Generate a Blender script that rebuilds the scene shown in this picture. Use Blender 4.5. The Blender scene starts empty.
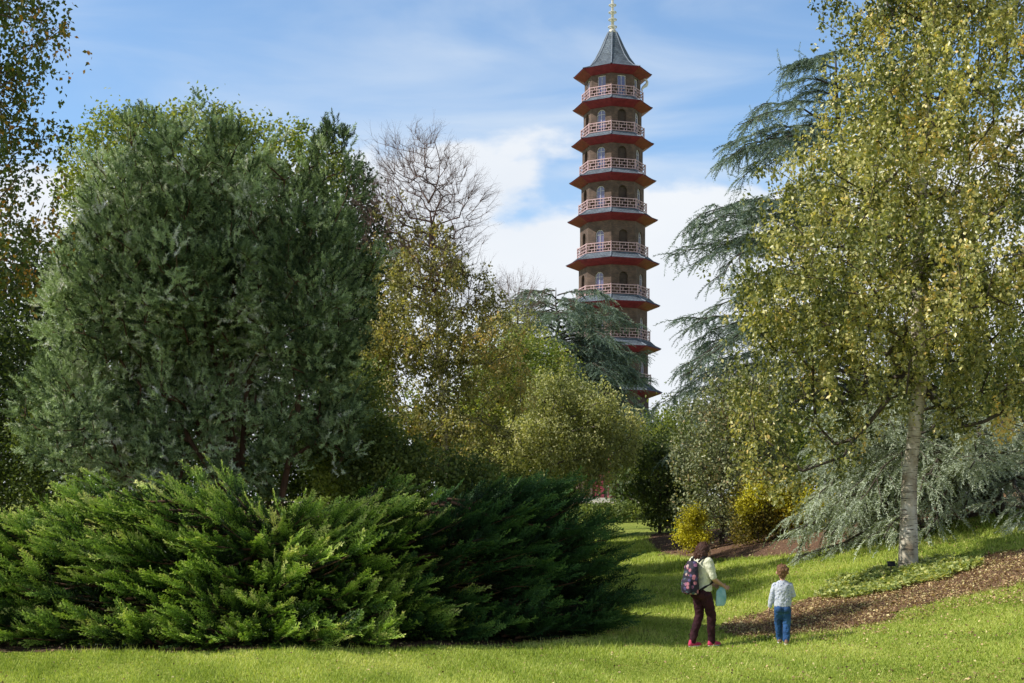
import bpy, bmesh, math, random
import numpy as np
from mathutils import Vector, Matrix, Quaternion

scene = bpy.context.scene
C = scene.collection
PI = math.pi
F = 1300.0          # focal length in pixels for a 1024 wide frame
HZ = 505.0          # eye level
EYE = 2.3

# ------------------------------------------------------------------ terrain
def softplus(t, k=1.0):
    return np.logaddexp(0, np.asarray(t, float)/k)*k
def ground(x, y):
    x = np.asarray(x, float); y = np.asarray(y, float)
    base = 0.028*(softplus(y-24, 2.0) - softplus(y-150, 10.0))
    t = softplus(x-4.6, 0.7) - softplus(x-13.5, 1.5)
    fade = 1/(1+np.exp((y-52)/5.0))
    und = 0.02*np.sin(x*0.9+1.3)*np.sin(y*0.55) + 0.02*np.sin(x*2.3+y*1.1)
    nearfade = 1/(1+np.exp((y-90)/8.0))
    return base + 0.28*t*fade + und*nearfade
def W(px, py, D):
    return np.array([(px-512)/F*D, D, EYE+(HZ-py)/F*D])
def hit(px, py):
    D = np.arange(6, 160, 0.05)
    z = EYE+(HZ-py)/F*D
    g = ground((px-512)/F*D, D)
    i = np.argmax(z <= g)
    if z[i] > g[i]: i = len(D)-1
    return np.array([(px-512)/F*D[i], D[i]])
def foot(px, D):
    x = (px-512)/F*D
    return np.array([x, D, float(ground(x, D))])

# ------------------------------------------------------------------ object helpers
def tag(o, label=None, cat=None, group=None, kind=None):
    if label: o['label'] = label
    if cat: o['category'] = cat
    if group: o['group'] = group
    if kind: o['kind'] = kind
    return o
def empty(name, loc=(0, 0, 0), rz=0.0):
    o = bpy.data.objects.new(name, None); C.objects.link(o)
    o.location = tuple(float(v) for v in loc); o.rotation_euler = (0, 0, rz); o.empty_display_size = 0.3
    return o
def link(name, me, mat, parent=None, smooth=False):
    o = bpy.data.objects.new(name, me); C.objects.link(o)
    if mat is not None: me.materials.append(mat)
    if smooth:
        me.polygons.foreach_set('use_smooth', np.ones(len(me.polygons), bool))
    if parent is not None: o.parent = parent
    return o
def tri_mesh(name, V, T, tint=None, origin=None):
    V = np.asarray(V, np.float32); T = np.asarray(T, np.int32)
    if origin is not None: V = V-np.asarray(origin, np.float32)
    me = bpy.data.meshes.new(name)
    me.vertices.add(len(V)); me.vertices.foreach_set('co', V.ravel())
    me.loops.add(T.size); me.loops.foreach_set('vertex_index', T.ravel())
    me.polygons.add(len(T)); me.polygons.foreach_set('loop_start', np.arange(0, T.size, T.shape[1], dtype=np.int32))
    if tint is not None:
        a = me.attributes.new('tint', 'FLOAT', 'POINT'); a.data.foreach_set('value', np.asarray(tint, np.float32))
    me.update(calc_edges=True)
    return me
def bm_obj(name, bm, mat, parent=None, smooth=False):
    bmesh.ops.recalc_face_normals(bm, faces=bm.faces[:])
    me = bpy.data.meshes.new(name); bm.to_mesh(me); bm.free()
    return link(name, me, mat, parent, smooth)

def unit(v):
    return v/np.maximum(np.linalg.norm(v, axis=-1, keepdims=True), 1e-9)
def frames(d, up=None):
    d = unit(d)
    if up is None: up = np.tile([0, 0, 1.0], (len(d), 1))
    x = np.cross(d, up)
    bad = np.linalg.norm(x, axis=1) < 1e-3
    x[bad] = [1, 0, 0]
    x = unit(x); z = np.cross(x, d)
    return np.stack([x, d, z], axis=2)      # columns
def scatter(tv, tt, pos, fr, s, tint=None, ttint=None):
    """copies of a template (y = axis, z = normal) at pos with frames fr and sizes s"""
    n, k = len(pos), len(tv)
    s = np.broadcast_to(np.asarray(s, float), (n,))
    V = np.einsum('nij,kj->nki', fr, tv)*s[:, None, None]+pos[:, None, :]
    T = (tt[None]+(np.arange(n)*k)[:, None, None]).reshape(-1, 3)
    tn = np.zeros(n) if tint is None else tint
    tn = np.repeat(tn, k)
    if ttint is not None: tn = tn+np.tile(ttint, n)
    return V.reshape(-1, 3), T, tn
def merge(parts):
    Vs, Ts, Ns = [], [], []; off = 0
    for V, T, N in parts:
        Vs.append(V); Ts.append(T+off); Ns.append(N); off += len(V)
    return np.concatenate(Vs), np.concatenate(Ts), np.concatenate(Ns)

# ------------------------------------------------------------------ foliage templates
LEAF_V = np.array([[0, 0, 0], [-.36, .5, .10], [0, 1.05, -.08], [.36, .5, .10]])
LEAF_T = np.array([[0, 1, 2], [0, 2, 3]])
def needles(rng, n, L, ang, length, width, droop=0.0, flat=0.0):
    """a spray of narrow triangles along an axis of length L"""
    V = []; T = []
    for i in range(n):
        t = (i+rng.random())/n
        p = np.array([rng.normal(0, .02*L), t*L, -droop*t*t*L])
        ph = rng.random()*2*PI
        a = ang*(0.6+0.7*rng.random())
        d = np.array([math.sin(a)*math.cos(ph), math.cos(a), math.sin(a)*math.sin(ph)*(1-flat)])
        d /= np.linalg.norm(d)
        l = length*(0.7+.6*rng.random())*(1-.35*t)
        s = unit(np.cross(d, rng.normal(size=3)))
        b = len(V)
        V += [p-s*width/2, p+s*width/2, p+d*l]
        T.append([b, b+1, b+2])
    return np.array(V), np.array(T)
def frond(rng, pairs=10, sub=3, w=.030):
    """feathery juniper plume of length 1"""
    V = []; T = []; K = []
    def tri(p, d, l, ww, k):
        s = unit(np.cross(d, np.array([0, 0, 1.0])+.6*rng.normal(size=3)))
        b = len(V)
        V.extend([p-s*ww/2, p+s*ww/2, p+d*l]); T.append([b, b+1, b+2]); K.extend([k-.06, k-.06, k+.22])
    for i in range(pairs):
        t = (i+.4)/pairs
        p0 = np.array([0, t, .10*t*t])
        for sd in (-1, 1):
            if rng.random() < .08: continue
            L = (.30*(1-t)**.75+.07)*(.8+.4*rng.random())
            a = math.radians(30+12*rng.random())
            d = unit(np.array([sd*math.sin(a), math.cos(a), .15+.35*rng.normal()*.5]))
            tri(p0, d, L, w*1.1, t*.38-.1)  # tint rises from base to tip, painting shade deep in the plume
            for j in range(sub):
                u = (j+.5)/sub
                pp = p0+d*L*u
                for s2 in (-1, 1):
                    a2 = math.radians(36)
                    d2 = unit(d*math.cos(a2)+s2*math.sin(a2)*unit(np.cross(d, [0, 0, 1.0]))+np.array([0, 0, .25*rng.normal()+.08]))
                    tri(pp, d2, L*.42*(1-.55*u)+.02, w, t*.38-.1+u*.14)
    for q in range(5):
        d = unit(np.array([rng.normal()*.25, 1, .1+rng.normal()*.2]))
        tri(np.array([0, .9, .08]), d, .12, w, .3)
    # woody axis
    b = len(V)
    V.extend([np.array([-.01, 0, 0]), np.array([.01, 0, 0]), np.array([0, 1, .1])]); T.append([b, b+1, b+2]); K.extend([0, 0, .1])
    return np.array(V), np.array(T), np.array(K)

# ------------------------------------------------------------------ branches
def loft(pts, rad, n=10):
    pts = np.asarray(pts, float); rad = np.asarray(rad, float)
    t = np.gradient(pts, axis=0); fr = frames(t, np.tile([0.02, 1.0, 0.03], (len(t), 1)))
    a = np.arange(n)/n*2*PI
    ring = np.stack([np.cos(a), np.zeros(n), np.sin(a)], 1)
    V = np.einsum('nij,kj->nki', fr, ring)*rad[:, None, None]+pts[:, None, :]
    V = V.reshape(-1, 3)
    T = []
    for i in range(len(pts)-1):
        for k in range(n):
            a0 = i*n+k; a1 = i*n+(k+1) % n
            T += [[a0, a1, a1+n], [a0, a1+n, a0+n]]
    return V, np.array(T), np.zeros(len(V))
def frusta(A, B, ra, rb, n=5):
    m = len(A)
    fr = frames(B-A+1e-6)
    a = np.arange(n)/n*2*PI
    ring = np.stack([np.cos(a), np.zeros(n), np.sin(a)], 1)
    R = np.einsum('nij,kj->nki', fr, ring)
    V = np.concatenate([A[:, None]+R*ra[:, None, None], B[:, None]+R*rb[:, None, None]], 1).reshape(-1, 3)
    k = np.arange(n); k1 = (k+1) % n
    t = np.concatenate([np.stack([k, k1, k1+n], 1), np.stack([k, k1+n, k+n], 1)])
    T = (t[None]+(np.arange(m)*2*n)[:, None, None]).reshape(-1, 3)
    return V, T, np.zeros(len(V))
def skeleton(rng, trunk, pts, r0, rtip=.006, step=.55, jit=.10, sag=.12, down=.8, attach=-99):
    """branches from a trunk polyline out to the given points"""
    trunk = np.asarray(trunk, float)
    N = [p for p in trunk]; par = [-1]+list(range(len(trunk)-1))
    axis = trunk[:, :2].mean(0)
    order = np.argsort(np.hypot(pts[:, 0]-axis[0], pts[:, 1]-axis[1])+.25*np.abs(pts[:, 2]-trunk[:, 2].mean())*0)
    tip = np.zeros(len(pts), int)
    cap = 40000
    buf = np.zeros((cap, 3)); buf[:len(N)] = N; cnt = len(N)
    for i in order:
        p = pts[i]
        v = p-buf[:cnt]; d = np.linalg.norm(v, axis=1)+1e-6
        cost = d*(1+down*np.maximum(0, .25-v[:, 2]/d))
        cost[:len(trunk)] += np.where(trunk[:, 2] < attach, 100.0, 0.0); cost[:1] += 5
        j = int(np.argmin(cost)); L = d[j]
        k = max(1, int(round(L/step)))
        k = min(k, 14)
        prev = j
        for q in range(1, k+1):
            t = q/k
            w = buf[j]+v[j]*t
            if q < k:
                w = w+rng.normal(size=3)*jit*min(1, L*.5)
                w[2] -= sag*L*math.sin(t*PI)*.5
            if cnt < cap:
                buf[cnt] = w; par.append(prev); prev = cnt; cnt += 1
        tip[i] = prev
    N = buf[:cnt]; par = np.array(par)
    count = np.zeros(cnt); np.add.at(count, tip, 1.0)
    for q in range(cnt-1, 0, -1):
        count[par[q]] += count[q]
    count = np.maximum(count, .5)
    e = math.log(r0/rtip)/math.log(max(count[0], 3))
    rad = rtip*count**e
    return N, par, rad, len(trunk)
def branch_mesh(N, par, rad, nt, nmin=4, trunk_flare=1.35):
    idx = np.arange(nt, len(N))
    A = N[par[idx]]; B = N[idx]
    rb = rad[idx]; ra = np.minimum(rad[par[idx]], rb*1.25+.002)
    big = rb > .035
    parts = []
    if big.any(): parts.append(frusta(A[big], B[big], ra[big], rb[big], 7))
    if (~big).any(): parts.append(frusta(A[~big], B[~big], ra[~big], rb[~big], nmin))
    br = merge(parts)
    tr = rad[:nt].copy(); tr[0] *= trunk_flare
    # resample the trunk
    t = np.arange(nt); u = np.linspace(0, nt-1, nt*5)
    P = np.stack([np.interp(u, t, N[:nt, c]) for c in range(3)], 1)
    r = np.interp(u, t, np.maximum.accumulate(tr[::-1])[::-1])
    r = r*(1+.05*np.sin(u*3.1)+.03*np.sin(u*7.7))
    return br, loft(P, r, 12)
def tree_thing(name, base, rz=0):
    return empty(name, base)
def add(parent, name, mesh3, mat, smooth=False):
    o = link(name, tri_mesh(name, mesh3[0], mesh3[1], mesh3[2], origin=parent.location), mat, parent, smooth)
    return o

def sample_env(rng, env, n, sep, shell=.35, ymin=None):
    """points inside a union of ellipsoids (cx,cy,cz,rx,ry,rz), kept a distance apart; returns points and outward vectors"""
    env = np.array(env, float)
    vol = env[:, 3]*env[:, 4]*env[:, 5]
    out = []; nor = []
    tries = 0
    grid = {}
    while len(out) < n and tries < n*14:
        tries += 1
        e = env[rng.choice(len(env), p=vol/vol.sum())]
        d = unit(rng.normal(size=3)); r = shell+(1-shell)*rng.random()**.6
        r *= 1+.16*math.sin(d[0]*5+e[0])*math.cos(d[2]*6+d[1]*3)+.09*math.sin(d[0]*13+e[2]*3)*math.sin(d[2]*11+d[1]*7+e[0])
        p = e[:3]+d*r*e[3:6]
        if p[2] < ground(p[0], p[1])+.15: continue
        c = tuple((p/sep).astype(int)); ok = True
        for a in (-1, 0, 1):
            for b in (-1, 0, 1):
                for g in (-1, 0, 1):
                    for q in grid.get((c[0]+a, c[1]+b, c[2]+g), ()):
                        if np.sum((q-p)**2) < sep*sep: ok = False
        if not ok: continue
        grid.setdefault(c, []).append(p)
        out.append(p); nor.append(unit(d/e[3:6]))
    return np.array(out), np.array(nor)
def puffs(rng, env, n, big, r, stretch=1.2, shell=.7):
    """foliage gathered into separate masses with gaps between them"""
    env = [(a[0], a[1], a[2], max(.2, a[3]-.85*r), max(.2, a[4]-.8*r), max(.2, a[5]-.9*r*stretch)) for a in env]
    c, nr = sample_env(rng, env, 420, big, shell)
    R_ = r*(.6+.8*rng.random(len(c)))
    w = R_**2; k = rng.poisson(n*w/w.sum())
    idx = np.repeat(np.arange(len(c)), k); m = len(idx)
    d = unit(rng.normal(size=(m, 3))+.35*nr[idx]); q = (.55+.45*rng.random(m)**.5)*R_[idx]
    p = c[idx]+d*q[:, None]*[1, 1, stretch]
    keep = p[:, 2] > ground(p[:, 0], p[:, 1])+.12
    tone = .13*rng.normal(size=len(c))
    return p[keep], unit(d*.7+nr[idx]*.5)[keep], tone[idx][keep]
def E(px, py, D, rpx, rpy, rd=None):
    p = W(px, py, D); k = D/F
    return (p[0], p[1], p[2], rpx*k, (rd if rd is not None else rpx*k), rpy*k)

def leaves_around(rng, P, n_per, R, size, hang=0.0, tintbase=None, flatten=1.0, upbias=.3, szvar=.5):
    """leaf clumps round points; hang = strings of leaves that hang below"""
    m = len(P)
    k = np.maximum(1, rng.poisson(n_per, m)).astype(int)
    idx = np.repeat(np.arange(m), k)
    tot = len(idx)
    Rm = R*(.6+.8*rng.random(m))
    off = rng.normal(size=(tot, 3))*.5*Rm[idx][:, None]
    off[:, 2] *= flatten
    if hang > 0:
        # a handful of strings per clump
        ns = 7
        sd = rng.normal(size=(m, ns, 3))*.5*Rm[:, None, None]
        sl = hang*(.3+.9*rng.random((m, ns)))
        w = rng.integers(0, ns, tot); t = rng.random(tot)
        off = sd[idx, w]+rng.normal(size=(tot, 3))*.045
        off[:, 2] += -t*sl[idx, w]+.2*hang
    pos = P[idx]+off
    keep = pos[:, 2] > ground(pos[:, 0], pos[:, 1])+.05
    pos = pos[keep]; idx = idx[keep]; tot = len(pos)
    d = rng.normal(size=(tot, 3)); d[:, 2] -= (.9 if hang > 0 else .15)
    up = rng.normal(size=(tot, 3)); up[:, 2] += upbias*3
    fr = frames(d, up)
    s = size*(1-szvar/2+szvar*rng.random(tot))
    tint = .5+.14*rng.normal(size=m)[idx]+.16*rng.normal(size=tot)
    if tintbase is not None: tint += tintbase[idx]
    return scatter(LEAF_V, LEAF_T, pos, fr, s, tint)

# ------------------------------------------------------------------ materials
LB = 2.1
def new_mat(name):
    m = bpy.data.materials.new(name); m.use_nodes = True
    nt = m.node_tree; nt.nodes.clear()
    out = nt.nodes.new('ShaderNodeOutputMaterial')
    return m, nt, out
def ramp(nt, stops, interp='LINEAR'):
    r = nt.nodes.new('ShaderNodeValToRGB'); cr = r.color_ramp; cr.interpolation = interp
    while len(cr.elements) > 1: cr.elements.remove(cr.elements[-1])
    cr.elements[0].position = stops[0][0]; cr.elements[0].color = (*stops[0][1], 1)
    for p, c in stops[1:]:
        e = cr.elements.new(p); e.color = (*c, 1)
    return r
def leaf_mat(name, stops, trans=.35, rough=.5, spec=.3, bright=1.0):
    m, nt, out = new_mat(name)
    at = nt.nodes.new('ShaderNodeAttribute'); at.attribute_name = 'tint'
    stops = [(p, tuple(min(.85, v*bright*LB) for v in c)) for p, c in stops]
    r = ramp(nt, stops); nt.links.new(at.outputs['Fac'], r.inputs[0])
    p = nt.nodes.new('ShaderNodeBsdfPrincipled')
    p.inputs['Roughness'].default_value = rough
    p.inputs['Specular IOR Level'].default_value = spec
    nt.links.new(r.outputs[0], p.inputs['Base Color'])
    tr = nt.nodes.new('ShaderNodeBsdfTranslucent')
    mul = nt.nodes.new('ShaderNodeMix'); mul.data_type = 'RGBA'; mul.blend_type = 'MULTIPLY'; mul.inputs[0].default_value = 1
    nt.links.new(r.outputs[0], mul.inputs[6]); mul.inputs[7].default_value = (1.5, 1.5, .55, 1)
    nt.links.new(mul.outputs[2], tr.inputs[0])
    mx = nt.nodes.new('ShaderNodeMixShader'); mx.inputs[0].default_value = trans
    nt.links.new(p.outputs[0], mx.inputs[1]); nt.links.new(tr.outputs[0], mx.inputs[2])
    nt.links.new(mx.outputs[0], out.inputs[0])
    return m
def noise_mat(name, stops, scale=5, detail=6, rough=.85, bump=.3, stretch=(1, 1, 1), spec=.3, metal=0.0, bdist=.02):
    m, nt, out = new_mat(name)
    tc = nt.nodes.new('ShaderNodeTexCoord'); mp = nt.nodes.new('ShaderNodeMapping')
    mp.inputs['Scale'].default_value = stretch
    nt.links.new(tc.outputs['Object'], mp.inputs[0])
    n = nt.nodes.new('ShaderNodeTexNoise'); n.inputs['Scale'].default_value = scale; n.inputs['Detail'].default_value = detail
    nt.links.new(mp.outputs[0], n.inputs['Vector'])
    r = ramp(nt, stops); nt.links.new(n.outputs[0], r.inputs[0])
    p = nt.nodes.new('ShaderNodeBsdfPrincipled'); p.inputs['Roughness'].default_value = rough
    p.inputs['Specular IOR Level'].default_value = spec; p.inputs['Metallic'].default_value = metal
    nt.links.new(r.outputs[0], p.inputs['Base Color'])
    if bump:
        b = nt.nodes.new('ShaderNodeBump'); b.inputs['Strength'].default_value = bump; b.inputs['Distance'].default_value = bdist
        nt.links.new(n.outputs[0], b.inputs['Height']); nt.links.new(b.outputs[0], p.inputs['Normal'])
    nt.links.new(p.outputs[0], out.inputs[0])
    return m
def two(c, k=.25):
    return [(.3, tuple(v*(1-k) for v in c)), (.7, tuple(v*(1+k) for v in c))]

M = {}
M['birch_leaf'] = leaf_mat('birch leaves', [(0, (.024, .034, .010)), (.33, (.088, .100, .028)), (.6, (.208, .203, .070)), (.84, (.39, .355, .16)), (1.0, (.42, .29, .10))], .28, .38, .6)
M['left_leaf'] = leaf_mat('dark autumn leaves', [(0, (.025, .04, .012)), (.45, (.06, .085, .02)), (.72, (.085, .09, .022)), (.88, (.26, .15, .03)), (1, (.38, .17, .03))], .2, .4, .4)
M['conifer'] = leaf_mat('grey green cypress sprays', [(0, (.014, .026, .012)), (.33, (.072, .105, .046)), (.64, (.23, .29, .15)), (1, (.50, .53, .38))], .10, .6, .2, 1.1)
M['dark_conifer'] = leaf_mat('dark conifer needles', [(0, (.012, .025, .014)), (.5, (.03, .055, .028)), (1, (.07, .10, .045))], .15, .6, .2)
M['cedar'] = leaf_mat('blue cedar needles', [(0, (.02, .033, .025)), (.5, (.095, .13, .105)), (1, (.30, .34, .27))], .15, .6, .2)
M['bluecedar'] = leaf_mat('pale blue cedar needles', [(0, (.07, .085, .065)), (.5, (.22, .25, .195)), (1, (.38, .41, .32))], .15, .6, .2)
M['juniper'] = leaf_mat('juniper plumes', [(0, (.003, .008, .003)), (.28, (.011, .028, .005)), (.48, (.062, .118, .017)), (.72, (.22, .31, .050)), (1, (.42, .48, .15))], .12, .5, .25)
M['juniper_shaded'] = leaf_mat('shade toned juniper plumes', [(0, (.003, .008, .003)), (.4, (.012, .034, .010)), (.75, (.035, .08, .02)), (1, (.10, .17, .04))], .1, .5, .25)  # juniper colours darkened to paint the shade lying over the right bush
M['yellow_leaf'] = leaf_mat('yellowing leaves', [(0, (.045, .05, .018)), (.4, (.125, .125, .045)), (.75, (.26, .235, .10)), (1, (.34, .23, .10))], .35, .45, .4)
M['green_leaf'] = leaf_mat('fresh green leaves', [(0, (.04, .07, .012)), (.4, (.095, .12, .032)), (.75, (.185, .20, .06)), (1, (.27, .25, .09))], .38, .45, .4)
M['dull_leaf'] = leaf_mat('dull olive leaves', [(0, (.05, .055, .022)), (.4, (.115, .12, .045)), (.75, (.20, .19, .085)), (1, (.28, .24, .12))], .35, .5, .35, 1.25)
M['weep_leaf'] = leaf_mat('weeping pear leaves', [(0, (.055, .06, .03)), (.4, (.11, .12, .05)), (.75, (.20, .20, .09)), (1, (.30, .27, .15))], .3, .5, .3, 1.4)
M['grey_shrub'] = leaf_mat('grey green shrub leaves', [(0, (.04, .05, .025)), (.4, (.13, .15, .075)), (.7, (.23, .245, .14)), (1, (.30, .22, .12))], .2, .5, .35, .82)
M['gold'] = leaf_mat('golden shrub leaves', [(0, (.08, .07, .01)), (.4, (.19, .175, .012)), (.75, (.35, .32, .025)), (1, (.42, .40, .05))], .35, .5, .3)
M['bronze'] = leaf_mat('bronze shrub leaves', [(0, (.03, .03, .01)), (.5, (.10, .09, .02)), (.8, (.2, .15, .03)), (1, (.4, .32, .03))], .3, .5, .3)
M['dark_leaf'] = leaf_mat('dark woodland leaves', [(0, (.012, .02, .008)), (.5, (.035, .052, .018)), (1, (.09, .11, .03))], .3, .5, .3)
M['mid_leaf'] = leaf_mat('mid green woodland leaves', [(0, (.03, .045, .012)), (.5, (.075, .10, .03)), (1, (.16, .18, .05))], .3, .5, .3)
M['cover_leaf'] = leaf_mat('ground cover leaves', [(0, (.06, .09, .03)), (.5, (.19, .22, .075)), (.85, (.32, .33, .13)), (1, (.45, .36, .14))], .3, .5, .3)
M['bark'] = noise_mat('grey brown bark', [(.3, (.035, .028, .022)), (.7, (.13, .105, .08))], 9, 8, .9, .6, (1, 1, .25))
M['red_bark'] = noise_mat('red brown bark', [(.3, (.045, .025, .016)), (.7, (.16, .085, .05))], 9, 8, .9, .6, (1, 1, .2))
M['grey_bark'] = noise_mat('pale grey bark', [(.3, (.12, .10, .08)), (.7, (.33, .29, .24))], 9, 8, .9, .5, (1, 1, .3))
M['twig'] = noise_mat('dark birch twigs', [(.3, (.10, .062, .052)), (.7, (.24, .16, .135))], 9, 3, .9, 0)
def birch_bark():
    m, nt, out = new_mat('white birch bark')
    tc = nt.nodes.new('ShaderNodeTexCoord')
    def nz(sc, st, det=6):
        mp = nt.nodes.new('ShaderNodeMapping'); mp.inputs['Scale'].default_value = st
        nt.links.new(tc.outputs['Object'], mp.inputs[0])
        n = nt.nodes.new('ShaderNodeTexNoise'); n.inputs['Scale'].default_value = sc; n.inputs['Detail'].default_value = det
        nt.links.new(mp.outputs[0], n.inputs['Vector']); return n
    a = nz(3.5, (1, 1, .8)); r1 = ramp(nt, [(.32, (.26, .20, .13)), (.5, (.52, .46, .35)), (.65, (.72, .67, .57))])
    nt.links.new(a.outputs[0], r1.inputs[0])
    b = nz(7, (.7, .7, 5), 4); r2 = ramp(nt, [(.57, (0, 0, 0)), (.63, (1, 1, 1))])
    nt.links.new(b.outputs[0], r2.inputs[0])
    mx = nt.nodes.new('ShaderNodeMix'); mx.data_type = 'RGBA'
    nt.links.new(r2.outputs[0], mx.inputs[0]); nt.links.new(r1.outputs[0], mx.inputs[6]); mx.inputs[7].default_value = (.09, .07, .05, 1)
    p = nt.nodes.new('ShaderNodeBsdfPrincipled'); p.inputs['Roughness'].default_value = .75
    nt.links.new(mx.outputs[2], p.inputs['Base Color'])
    bp = nt.nodes.new('ShaderNodeBump'); bp.inputs['Strength'].default_value = .5; bp.inputs['Distance'].default_value = .02
    nt.links.new(b.outputs[0], bp.inputs['Height']); nt.links.new(bp.outputs[0], p.inputs['Normal'])
    nt.links.new(p.outputs[0], out.inputs[0])
    return m
M['birch_bark'] = birch_bark()

# ================================================================== SETTING
def ground_material():
    m, nt, out = new_mat('lawn turf')
    tc = nt.nodes.new('ShaderNodeTexCoord')
    def nz(sc, det=6):
        n = nt.nodes.new('ShaderNodeTexNoise'); n.inputs['Scale'].default_value = sc; n.inputs['Detail'].default_value = det
        nt.links.new(tc.outputs['Object'], n.inputs['Vector']); return n
    a = nz(.35); b = nz(14, 8); c = nz(90, 3)
    r1 = ramp(nt, [(.3, (.27, .34, .06)), (.55, (.38, .43, .09)), (.75, (.46, .47, .14))])
    nt.links.new(a.outputs[0], r1.inputs[0])
    r2 = ramp(nt, [(.3, (.55, .6, .5)), (.7, (1.2, 1.15, 1.1))]); nt.links.new(b.outputs[0], r2.inputs[0])
    mx = nt.nodes.new('ShaderNodeMix'); mx.data_type = 'RGBA'; mx.blend_type = 'MULTIPLY'; mx.inputs[0].default_value = 1
    nt.links.new(r1.outputs[0], mx.inputs[6]); nt.links.new(r2.outputs[0], mx.inputs[7])
    p = nt.nodes.new('ShaderNodeBsdfPrincipled'); p.inputs['Roughness'].default_value = .9; p.inputs['Specular IOR Level'].default_value = .15
    nt.links.new(mx.outputs[2], p.inputs['Base Color'])
    bp = nt.nodes.new('ShaderNodeBump'); bp.inputs['Strength'].default_value = .8; bp.inputs['Distance'].default_value = .03
    nt.links.new(c.outputs[0], bp.inputs['Height']); nt.links.new(bp.outputs[0], p.inputs['Normal'])
    nt.links.new(p.outputs[0], out.inputs[0])
    return m
M['lawn'] = ground_material()
xs = np.concatenate([-np.geomspace(700, 16, 40), np.linspace(-15.5, 19.5, 141), np.geomspace(20, 700, 40)])
ys = np.concatenate([np.linspace(-60, 11, 24), np.linspace(11.4, 60, 190), np.geomspace(61, 1200, 60)])
X, Y = np.meshgrid(xs, ys)
Z = ground(X, Y)
V = np.stack([X.ravel(), Y.ravel(), Z.ravel()], 1)
nx = len(xs); ii = (np.arange(len(ys)-1)[:, None]*nx+np.arange(nx-1)[None]).ravel()
Q = np.stack([ii, ii+1, ii+1+nx, ii+nx], 1)
g = link('lawn_ground', tri_mesh('lawn_ground', V, Q), M['lawn'], smooth=True); tag(g, kind='structure')

def in_poly(poly, x, y):
    poly = np.asarray(poly); inside = np.zeros(x.shape, bool)
    n = len(poly); j = n-1
    for i in range(n):
        xi, yi = poly[i]; xj, yj = poly[j]
        c = ((yi > y) != (yj > y)) & (x < (xj-xi)*(y-yi)/(yj-yi+1e-12)+xi)
        inside ^= c; j = i
    return inside
def wob(x, y):
    return .10*np.sin(x*31+y*17)*np.sin(y*27-x*11)+.14*np.sin(x*5.1+y*2.3)+.09*np.sin(y*9.1-x*3.7)+.05*np.sin(x*19+y*13)
def sheet(name, poly, mat, cell=.08, lift=.006):
    poly = np.asarray(poly); x0, y0 = poly.min(0)-.3; x1, y1 = poly.max(0)+.3
    gx = np.arange(x0, x1, cell); gy = np.arange(y0, y1, cell)
    X, Y = np.meshgrid(gx, gy)
    nx = len(gx); ii = (np.arange(len(gy)-1)[:, None]*nx+np.arange(nx-1)[None]).ravel()
    cx = (X[:-1, :-1]+cell/2).ravel(); cy = (Y[:-1, :-1]+cell/2).ravel()
    keep = in_poly(poly, cx+wob(cx, cy), cy+wob(cy, cx))
    ii = ii[keep]
    Q = np.stack([ii, ii+1, ii+1+nx, ii+nx], 1)
    V = np.stack([X.ravel(), Y.ravel(), ground(X, Y).ravel()+lift+.012*(1+np.sin(X*7+Y*3)*np.sin(Y*8-X*2)).ravel()], 1)
    used, inv = np.unique(Q, return_inverse=True)
    o = link(name, tri_mesh(name, V[used], inv.reshape(-1, 4)), mat, smooth=True); tag(o, kind='structure')
    return o
def P(*px): return np.array([hit(a, b) for a, b in px])
M['mulch'] = noise_mat('bark mulch', [(.25, (.05, .03, .02)), (.5, (.18, .105, .068)), (.75, (.36, .23, .15))], 26, 10, .95, 1.0, (1, 1, 1), .1, 0, .05)
M['soil'] = noise_mat('dry soil under the junipers', [(.25, (.04, .025, .018)), (.5, (.11, .07, .045)), (.75, (.22, .15, .10))], 18, 10, .95, 1.0, (1, 1, 1), .1, 0, .05)
bedA = P((716, 626), (760, 614), (820, 597), (870, 580), (930, 566), (1030, 550), (1180, 538), (1180, 566), (1024, 583), (959, 596), (905, 612), (863, 626), (800, 636), (746, 637))
bedB = np.array([[4.9, 42.5], [5.6, 38.2], [6.8, 34.8], [7.9, 33.2], [10.0, 32.2], [14, 31], [24, 30], [24, 50], [9, 56], [6, 56], [5.2, 50]])
bedC = np.array([[-16, 20.6], [-9, 20.4], [-5, 20.4], [-2.5, 20.6], [-.6, 21.1], [.8, 22.0], [1.5, 22.8], [1.7, 24], [1.0, 26.0], [-1, 29], [-6, 31], [-18, 30]])
sheet('mulch_bed', bedA, M['mulch'], .07)
sheet('shrub_bed', bedB, M['mulch'], .12)
sheet('juniper_bed', bedC, M['soil'], .12)
# the pale gravel path in front of the tower
M['path'] = noise_mat('pale gravel path', [(.3, (.42, .37, .30)), (.7, (.6, .55, .46))], 8, 8, .95, .3)
yy = np.array([111.0, 116.0])
xs2 = np.linspace(-60, 80, 120); X, Y = np.meshgrid(xs2, np.linspace(110, 117, 6))
ii = (np.arange(5)[:, None]*120+np.arange(119)[None]).ravel()
o = link('gravel_path', tri_mesh('gravel_path', np.stack([X.ravel(), Y.ravel(), ground(X, Y).ravel()+.05], 1), np.stack([ii, ii+1, ii+121, ii+120], 1)), M['path'], smooth=True)
tag(o, kind='structure')

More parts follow.
